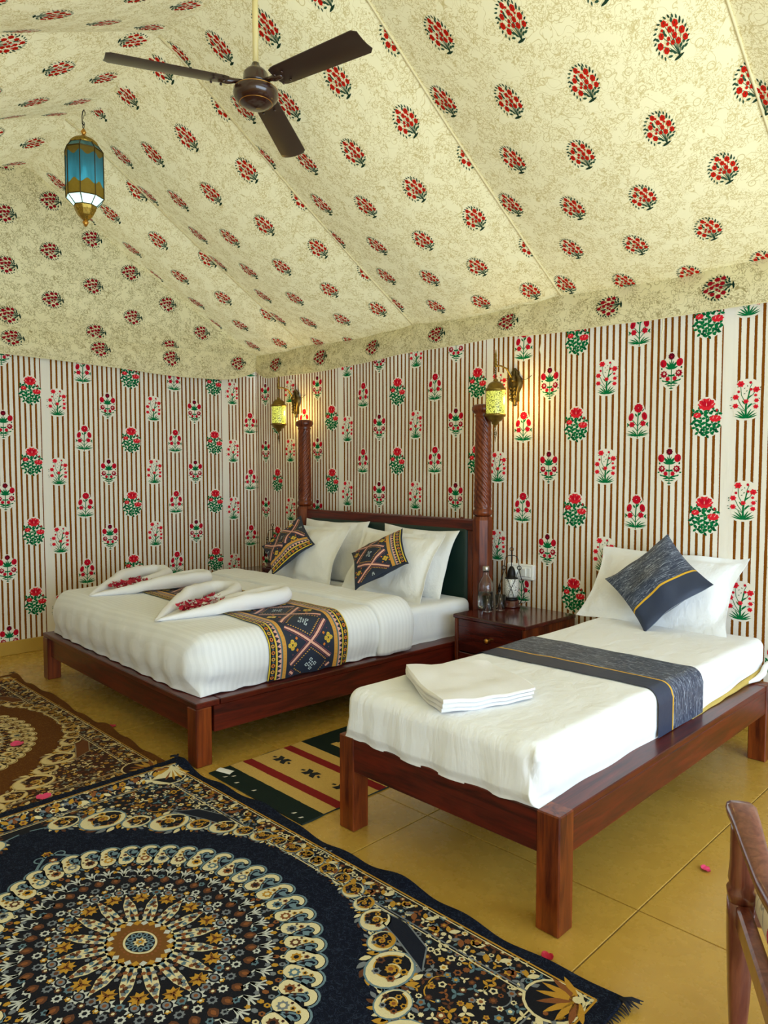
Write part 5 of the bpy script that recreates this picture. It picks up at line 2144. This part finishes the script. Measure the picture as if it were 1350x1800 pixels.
    def coral(x, y, an, k):
        out = []
        for q in (-1.0, -.35, .35, 1.0):
            out += stroke([(x - .020 * math.cos(an), y - .020 * math.sin(an)), (x + .010 * math.cos(an + q), y + .010 * math.sin(an + q)), (x + .030 * math.cos(an + q * .9), y + .030 * math.sin(an + q * .9))], .0062, P['white'], 3)
        out += stroke([(x - .020 * math.cos(an), y - .020 * math.sin(an)), (x - .032 * math.cos(an + .5), y - .032 * math.sin(an + .5))], .0055, P['white'], 3)
        return out
    band(44, .715, coral); band(44, .735, lambda x, y, an, k: [star(x, y, .010, 5, .6, (GY, OC)[k % 2], 4, an)], .5)
    band(44, .665, lambda x, y, an, k: [star(x, y, .013, 6, .7, (GY, BL, P['white'])[k % 3], 3, an), ell(x, y, .005, .005, G, 4, n=5)], .5)
    band(38, .615, lambda x, y, an, k: [leaf(x - .01 * math.cos(an), y - .01 * math.sin(an), .040, .032, an, BR, 3), leaf(x, y, .022, .014, an, RD, 4)])
    band(38, .570, lambda x, y, an, k: rosette(x, y, .016, (GY, P['white'])[k % 2], G, 8), .5)
    band(38, .535, lambda x, y, an, k: rosette(x, y, .011, (OC, BR)[k % 2], CR, 6), 0)
    band(20, .495, lambda x, y, an, k: [star(x, y, .030, 8, .60, P['white'], 3), ell(x, y, .019, .016, G, 4), ell(x, y, .014, .011, GY, 5), ell(x, y, .006, .006, RD, 6)])
    band(20, .490, lambda x, y, an, k: rosette(x, y, .016, BL if k % 2 else GY, BR, 7), .5)
    band(16, .43, lambda x, y, an, k: [star(x, y, .029, 9, .62, OC, 5, an), star(x, y, .011, 5, .5, RD, 6, an), leaf(x, y, .026, .007, an, P['hub'], 6), leaf(x, y, .026, .007, an + 2.1, P['hub'], 6), leaf(x, y, .026, .007, an - 2.1, P['hub'], 6)], .5)
    # cream star of rays
    NR = 16
    for k in range(NR):
        an = 2 * PI * k / NR
        w_ = PI / NR
        S.append(([E(.14, an - w_), E(.30, an - w_ * .62), E(.36, an - w_ * .5), E(.47, an), E(.36, an + w_ * .5), E(.30, an + w_ * .62), E(.14, an + w_)], CR, 3))
        S.append(([E(.20, an - w_ * .3), E(.27, an - w_ * .24), E(.33, an), E(.27, an + w_ * .24), E(.20, an + w_ * .3)], P['line'], 4))
        S.append(([E(.215, an - w_ * .2), E(.265, an - w_ * .16), E(.31, an), E(.265, an + w_ * .16), E(.215, an + w_ * .2)], G, 5))
        x, y = E(.255, an); S.append(ell(x, y, .008, .008, RD, 6, n=6))
        for rr_, da, c in ((.36, 0, BR), (.40, .0, GY), (.31, .5, GY), (.27, .5, BR), (.345, .14, GY), (.345, -.14, RD), (.30, .2, BR), (.30, -.2, BL), (.22, .5, G), (.38, .07, BL), (.38, -.07, BR), (.25, .28, GY), (.25, -.28, RD), (.43, 0, RD)):
            x, y = E(rr_, an + da * 2 * PI / NR); S.append(star(x, y, .0085, 5, .7, c, 6))
    ring(.15, .205, CR, 3); 
    ring(.085, .19, P['hub'], 7)
    for k in range(26):
        an = 2 * PI * k / 26
        x, y = E(.175, an); S.append(star(x, y, .012, 4, .7, OC if k % 2 else P['white'], 8, an))
        x, y = E(.115, an); S.append(ell(x, y, .005, .004, RD, 8, n=6))
    ring(.01, .098, CR, 9); ring(.01, .085, G, 10)
    for k in range(12):
        an = 2 * PI * k / 12
        x, y = E(.062, an); S.append(ell(x, y, .012, .008, P['line'], 11, an, 8)); S.append(ell(x, y, .006, .004, G, 12, an, 6))
    x, y = 0, 0
    S.append(star(0, 0, .024, 8, .6, CR, 11)); S.append(star(0, 0, .015, 8, .6, OC, 12)); S.append(ell(0, 0, .005, .005, P['line'], 13))
    # pendants at the pointed ends of the medallion
    for sg in (-1, 1):
        x0 = sg * ra * 1.14
        for q in (-1, 1):
            pts = [(x0 - sg * .06 + sg * .02 * k, q * (.075 - .011 * k - .0012 * k * k)) for k in range(6)]
            S += stroke(pts, .010, P['line'], 4)
            cc = (x0 + sg * .01, q * .035)
            S += stroke([(cc[0] + .018 * math.cos(t), cc[1] + .018 * math.sin(t)) for t in [q * (.3 + .55 * k) for k in range(9)]], .006, P['line'], 4)
        S.extend(rosette(x0 + sg * .035, 0, .02, OC, RD, 6, 4)); S.extend(rosette(x0 - sg * .02, 0, .016, RD, CR, 6, 4))
    return S


def field_mat(name, c, speck, amount):
    t = NT(name)
    co = t.coord('Object')
    n = t.noise(co, 55, 2, .5, 1.2)
    l_ = t.math('SUBTRACT', 1.0, t.math('DIVIDE', t.math('ABSOLUTE', t.math('SUBTRACT', n, .5)), .035), clamp=True)
    pile = t.noise(co, 420, 2)
    col = t.mix(t.math('MULTIPLY', l_, amount), lin(c), lin(speck))
    col = t.mix(t.math('MULTIPLY', pile, .35), col, (0, 0, 0, 1))
    b_ = t.bsdf(col, .95, 0, .1)
    t.l(t.bump(pile, .5, .004), b_.inputs['Normal'])
    return t.done(b_.outputs[0])


M_PILE = print_mat('carpet_pile', .95, 0, .30, 420, 0.0, .5)


def make_carpet(name, x0, x1, y0, y1, P, fmat, seed, lab, zbase=0.0, lift=None, fringe_sides=(-1, 1)):
    cx, cy, a, b_ = (x0 + x1) / 2, (y0 + y1) / 2, (x1 - x0) / 2, (y1 - y0) / 2
    t = empty(name, (cx, cy, 0))
    th = .011

    def S(u, v):
        ed = max(0, 1 - (b_ - abs(v)) / .044)
        ex = max(0, 1 - (a - abs(u)) / .12)
        wv = .012 * ed * max(0, math.sin(u * 9 + seed)) ** 2 + .006 * ed * math.sin(u * 23)
        lf = lift(u, v) if lift else 0.0
        yy = v + ed * .008 * math.sin(u * 7 + seed) * (1 if v > 0 else -1)
        return Vector((u, yy, zbase + th + wv * (1 if v > 0 else .5) + ex * .002 + lf))
    m = MB()
    m.grid(S, -a, a, -b_, b_, 110, 60, 0)
    # edge thickness
    n = 110
    for sgn in (-1, 1):
        m.grid(lambda u, w_: S(u, sgn * b_) + Vector((0, sgn * .004 * math.sin(PI * w_), -th * w_ * .98)), -a, a, 0, 1, n, 3, 0)
        m.grid(lambda u, w_: S(sgn * a, u) + Vector((sgn * .004 * math.sin(PI * w_), 0, -th * w_ * .98)), -b_, b_, 0, 1, 40, 3, 0)
    sh = carpet_design(a, b_, P, seed)
    m.prints(S, sh, None, 1, .00035)
    m.build('pile', [fmat, M_PILE], t)
    rr = random.Random(seed)
    fm = MB()
    for sg in fringe_sides:
        k = -b_
        while k < b_:
            p = S(sg * a, k)
            L = rr.uniform(.016, .03)
            dy = rr.uniform(-.012, .012)
            fm.tube([p + Vector((-sg * .004, 0, -.004)), p + Vector((sg * L * .5, dy * .4, -.006)), Vector((p.x + sg * L, p.y + dy, zbase + .0035 + (lift(sg * a, k) if lift else 0)))], [.003, .0028, .0012], 4, 0)
            k += rr.uniform(.006, .010)
    f_ = fm.build('fringe', P['fringe'], t); f_['kind'] = 'stuff'
    # corner tassels
    for sg in fringe_sides:
        for sv in (-1, 1):
            tm = MB()
            p = S(sg * a * .995, sv * (b_ - .01))
            for q in range(9):
                an = rr.uniform(-.7, .7)
                L = rr.uniform(.03, .055)
                e_ = p + Vector((sg * L * math.cos(an), sv * .01 + L * math.sin(an), -.004))
                tm.tube([p, (p + e_) / 2 + Vector((0, 0, .006)), e_], [.004, .0035, .0015], 4)
            tm.build('corner_tassel', P['fringe'], t)
    return tag(t, lab, 'carpet')


NVY = dict(ground=lin((14, 16, 26)), spandrel=lin((20, 20, 28)), field=lin((16, 22, 38)), cream=lin((232, 218, 172)), blue=lin((96, 124, 136)), ochre=lin((196, 146, 48)), brown=lin((96, 58, 36)), grey=lin((122, 128, 134)), rust=lin((140, 84, 44)), line=lin((112, 138, 150)), white=lin((206, 208, 200)), hub=lin((122, 78, 28)), fringe=simple('navy_fringe', (16, 18, 30), .95))
BRN = dict(ground=lin((52, 26, 12)), spandrel=lin((60, 32, 14)), field=lin((104, 58, 18)), cream=lin((226, 200, 140)), blue=lin((110, 116, 104)), ochre=lin((190, 142, 56)), brown=lin((86, 42, 18)), grey=lin((150, 128, 96)), rust=lin((136, 80, 34)), line=lin((206, 176, 112)), white=lin((226, 206, 158)), hub=lin((120, 72, 24)), fringe=simple('brown_fringe', (84, 52, 22), .95))
M_NF = field_mat('navy_pile', (17, 22, 38), (62, 74, 96), .55)
M_BF = field_mat('brown_pile', (100, 58, 20), (150, 104, 44), .45)
make_carpet('carpet', -5.25, -3.02, .05, 1.655, BRN, M_BF, 11, 'brown and gold oriental carpet on the floor before the wide bed', 0.0, None, (-1,))


def navy_lift(u, v):
    # its left end lies over the brown carpet
    return .016 * max(0.0, min(1.0, (-u - 1.00) / .06))


navy = make_carpet('carpet', -3.085, -.83, .165, 1.715, NVY, M_NF, 5, 'navy oriental carpet with a large round medallion beside the single bed', 0.0, navy_lift)
navy.rotation_euler = (0, 0, R(.75))

# ---------------------------------------------------------------- flat-woven dhurrie
def dhurrie():
    x0, x1, y0, y1 = -2.885, -2.195, 1.735, 3.05
    t = empty('striped_rug', ((x0 + x1) / 2, y0, 0))
    hw_ = (x1 - x0) / 2
    GR, YL, RDD, BK = lin((22, 38, 34)), lin((214, 176, 98)), lin((140, 34, 34)), lin((40, 44, 48))
    def S(u, v): return Vector((u + .004 * math.sin(v * 31), v, .006))
    m = MB()
    m.grid(S, -hw_, hw_, 0, y1 - y0, 20, 30, 0)
    for a_, b2 in (((-hw_, 0), (hw_, 0)), ((hw_, 0), (hw_, y1 - y0)), ((hw_, y1 - y0), (-hw_, y1 - y0)), ((-hw_, y1 - y0), (-hw_, 0))):
        m.grid(lambda q, w_, a_=a_, b2=b2: S(a_[0] + (b2[0] - a_[0]) * q, a_[1] + (b2[1] - a_[1]) * q) - Vector((0, 0, .0058 * w_)), 0, 1, 0, 1, 30, 1, 0)
    sh = []
    def bar(v0, v1, c, lay=1, u0=-hw_ + .001, u1=hw_ - .001):
        n = 30
        for k in range(n):
            a_, b2 = u0 + (u1 - u0) * k / n, u0 + (u1 - u0) * (k + 1) / n
            j = lambda u: .003 * nz(u * 40, v0 * 30, 2)
            sh.append(([(a_, v0 + j(a_)), (b2, v0 + j(b2)), (b2, v1 + j(b2 + 3)), (a_, v1 + j(a_ + 3))], c, lay))
    y = 0
    bar(.0, .115, GR); bar(.115, .185, YL); bar(.185, .235, RDD); bar(.235, .425, YL); bar(.425, .475, RDD); bar(.475, .545, YL); bar(.545, 1.313, GR)
    # inner yellow field with serrated edge
    for k in range(16):
        v0 = .63 + k * .04
        ins_ = .13 + (.012 if k % 2 else 0)
        bar(v0, v0 + .04, YL, 2, -hw_ + ins_, hw_ - ins_)
    for uc in (-.22, 0, .22):
        for s_, dx in ((1, -.02), (-1, .02)):
            sh.append(([(uc - .045, .33 + .028 * s_), (uc - .012, .33 + .028 * s_), (uc, .33 + .006 * s_), (uc + .012, .33 + .028 * s_), (uc + .045, .33 + .028 * s_), (uc + .03, .33), (uc - .03, .33)][:: (1 if s_ > 0 else -1)], BK, 3))
        for s_ in (-1, 1):
            sh.append(([(uc + s_ * .045, .325), (uc + s_ * .065, .318), (uc + s_ * .065, .332), (uc + s_ * .045, .338)], BK, 3))
    for uc, vc in ((-.05, .76), (.1, .9)):
        for dx, dy, w_, h_ in ((0, 0, .03, .07), (0, 0, .075, .022), (-.05, .02, .02, .02), (.05, .02, .02, .02), (-.05, -.02, .02, .02), (.05, -.02, .02, .02)):
            sh.append(([(uc + dx - w_, vc + dy - h_ / 2), (uc + dx + w_, vc + dy - h_ / 2), (uc + dx + w_, vc + dy + h_ / 2), (uc + dx - w_, vc + dy + h_ / 2)], RDD, 4))
    for uc, vc in ((-.26, .018), (-.24, .05), (-.17, .02), (-.05, .03), (.24, .025), (.29, .02)):
        sh.append(([(uc, vc), (uc + .012, vc + .004), (uc + .014, vc + .02), (uc + .006, vc + .018)], WCREAM, 4))
    m.prints(S, sh, None, 1, .0003)
    tt = NT('dhurrie_weave')
    at = tt.n('ShaderNodeAttribute', attribute_name='ink')
    co = tt.coord('Object')
    wv = tt.noise(tt.mapping(co, (60, 320, 1)), 1.0, 2)
    col = tt.mix(tt.math('MULTIPLY', wv, .35), at.outputs['Color'], (.02, .015, .01, 1))
    bb = tt.bsdf(col, .95, 0, .1); tt.l(tt.bump(wv, .6, .004), bb.inputs['Normal'])
    m.build('weave', [simple('green_wool', (22, 38, 34), .95), tt.done(bb.outputs[0])], t)
    b = MB(); b.grid(lambda u, v: Vector((u, v, .009 + .004 * math.sin(PI * v / .05))), 0, .085, 0, .034, 6, 5)
    o = b.build('care_label', simple('white_label', (230, 230, 226), .7), t, (-hw_ + .01, .03, .0)); o.rotation_euler = (0, 0, R(16))
    tag(t, 'striped flat-woven rug in green, yellow and red between the beds', 'rug')


dhurrie()

# ---------------------------------------------------------------- loose petals on floor and carpets
def petal(x, y, z, s, rz, lab, mt):
    b = MB()
    b.grid(lambda u, v: Vector((u * s * (1 - .45 * v * v), v * s * .75, .002 + .004 * u * u + .005 * (v + 1) * .5 + .0015 * math.sin(u * 7 + v * 5))), -1, 1, -1, 1, 8, 8)
    b.grid(lambda u, v: Vector((u * s * (1 - .45 * v * v), v * s * .75, .0008 + .004 * u * u + .005 * (v + 1) * .5 + .0015 * math.sin(u * 7 + v * 5))), 1, -1, -1, 1, 8, 8)
    o = b.build('petal', mt, None, (x, y, z)); o.rotation_euler = (0, 0, rz)
    tag(o, lab, 'petal', 'loose rose petals')


petal(-3.852, 1.216, .0158, .034, .4, 'pink petal lying on the medallion of the brown carpet', M_PETALP)
petal(-3.137, 1.090, .0158, .030, 1.4, 'pink petal on the brown carpet near the navy carpet', M_PETALP)
petal(-3.800, 1.688, .0005, .020, .9, 'red petal on the floor at the edge of the brown carpet', M_PETAL)
petal(-1.081, 1.747, .0005, .018, .2, 'red petal on the floor touching the navy carpet edge', M_PETAL)
petal(-0.937, 2.538, .0005, .020, 2.2, 'pink petal on the bare floor beyond the armchair', M_PETALP)

# ================================================================ armchair at the entrance side
CA = math.atan2(-.88, .48)          # from front post to back post
ch = empty('armchair', (-.572, 1.775, 0), CA)   # local x: front -> back, local y: towards the far arm
ch.scale = (1, 1, .945)
tag(ch, 'carved wooden armchair with floral upholstery at the floor edge', 'chair')
CW, CD = .60, .56


def cabriole(lst, n=14):
    b = MB()
    vs, fs = [], []
    for (x, y, z, hx, hy) in lst:
        for k in range(n):
            a_ = 2 * PI * k / n
            c_, s_ = math.cos(a_), math.sin(a_)
            e_ = .6
            vs.append((x + hx * math.copysign(abs(c_) ** e_, c_), y + hy * math.copysign(abs(s_) ** e_, s_), z))
    for i in range(len(lst) - 1):
        for k in range(n):
            fs.append((i * n + k, i * n + (k + 1) % n, (i + 1) * n + (k + 1) % n, (i + 1) * n + k))
    fs.append(tuple(reversed(range(n)))); fs.append(tuple(range((len(lst) - 1) * n, len(lst) * n)))
    b.faces_idx(vs, fs, 0, True)
    return b


for yy in (0, CW):
    cabriole([(0, yy, 0, .017, .017), (0, yy, .05, .018, .018), (0, yy, .16, .024, .024), (0, yy, .30, .029, .029), (0, yy, .36, .030, .030), (0, yy, .405, .030, .030)]).build('front_leg', W_CHAIR, ch)
    cabriole([(0, yy, .40, .029, .029), (0, yy, .43, .032, .032), (0, yy, .44, .026, .026), (0, yy, .455, .029, .029), (0, yy, .50, .026, .026), (.004, yy, .585, .027, .027), (.01, yy, .61, .030, .028)]).build('arm_post', W_CHAIR, ch)
    cabriole([(CD, yy, 0, .018, .018), (CD, yy, .2, .022, .02), (CD, yy, .42, .024, .022), (CD + .03, yy, .7, .022, .02), (CD + .07, yy, .98, .018, .02)]).build('back_post', W_CHAIR, ch)
    # shaped arm: flat, waved, with a scrolled front end
    b = MB()
    vs, fs = [], []
    prof = [(-.055, .612, .022, .012), (-.048, .618, .032, .020), (-.02, .622, .034, .022), (.05, .618, .030, .021), (.14, .600, .026, .020), (.26, .592, .024, .019), (.40, .610, .022, .018), (.56, .640, .020, .017)]
    n = 12
    for (x, z, hy, hz) in prof:
        for k in range(n):
            a_ = 2 * PI * k / n; c_, s_ = math.cos(a_), math.sin(a_)
            vs.append((x, yy + hy * math.copysign(abs(c_) ** .6, c_), z + hz * math.copysign(abs(s_) ** .6, s_)))
    for i in range(len(prof) - 1):
        for k in range(n):
            fs.append((i * n + k, i * n + (k + 1) % n, (i + 1) * n + (k + 1) % n, (i + 1) * n + k))
    fs.append(tuple(reversed(range(n)))); fs.append(tuple(range((len(prof) - 1) * n, len(prof) * n)))
    b.faces_idx(vs, fs, 0, True)
    b.build('arm', W_CHAIR, ch)
    b = MB(); b.box(.02, CD - .01, yy - .016, yy + .016, .345, .405, bev=.006); b.build('side_rail', W_CHAIR, ch)
for xx in (0, CD):
    b = MB(); b.box(xx - .016, xx + .016, .02, CW - .02, .345, .405, bev=.006); b.build('seat_rail', W_CHAIR, ch)


def floral():
    t = NT('floral_upholstery')
    co = t.coord('Object')
    n = t.noise(co, 7, 2, .5, 1.5)
    l_ = t.math('SUBTRACT', 1.0, t.math('DIVIDE', t.math('ABSOLUTE', t.math('SUBTRACT', n, .5)), .025), clamp=True)
    vor = t.n('ShaderNodeTexVoronoi'); t.l(co, vor.inputs['Vector']); vor.inputs['Scale'].default_value = 9
    jag = t.math('ADD', vor.outputs['Distance'], t.math('MULTIPLY', t.noise(co, 40, 2), .25))
    r_ = t.math('LESS_THAN', jag, .30)
    col = t.mix(t.math('MULTIPLY', l_, .8), lin((228, 214, 190)), lin((120, 122, 126)))
    col = t.mix(r_, col, lin((196, 70, 84)))
    return t.done(t.bsdf(col, .85, 0, .2).outputs[0])


M_FLORAL = floral()
b = MB(); v, f = rbox_faces(CD - .03, CW - .04, .09, .035, .06)
b.faces_idx([p + Vector((0, 0, .02 * (1 - (p.x / .27) ** 2) * (1 - (p.y / .29) ** 2) if p.z > 0 else 0)) for p in v], f, 0); b.build('seat_cushion', M_FLORAL, ch, (CD / 2 + .005, CW / 2, .43))
b = MB(); v, f = rbox_faces(.07, CW - .05, .50, .03, .06); b.faces_idx(v, f, 0)
o = b.build('back_cushion', M_FLORAL, ch, (CD + .012, CW / 2, .72)); o.rotation_euler = (0, R(8), 0)
b = MB(); b.box(-.018, .018, .01, CW - .01, -.03, .03, bev=.01); b.build('crest_rail', W_CHAIR, ch, (CD + .07, 0, .985))
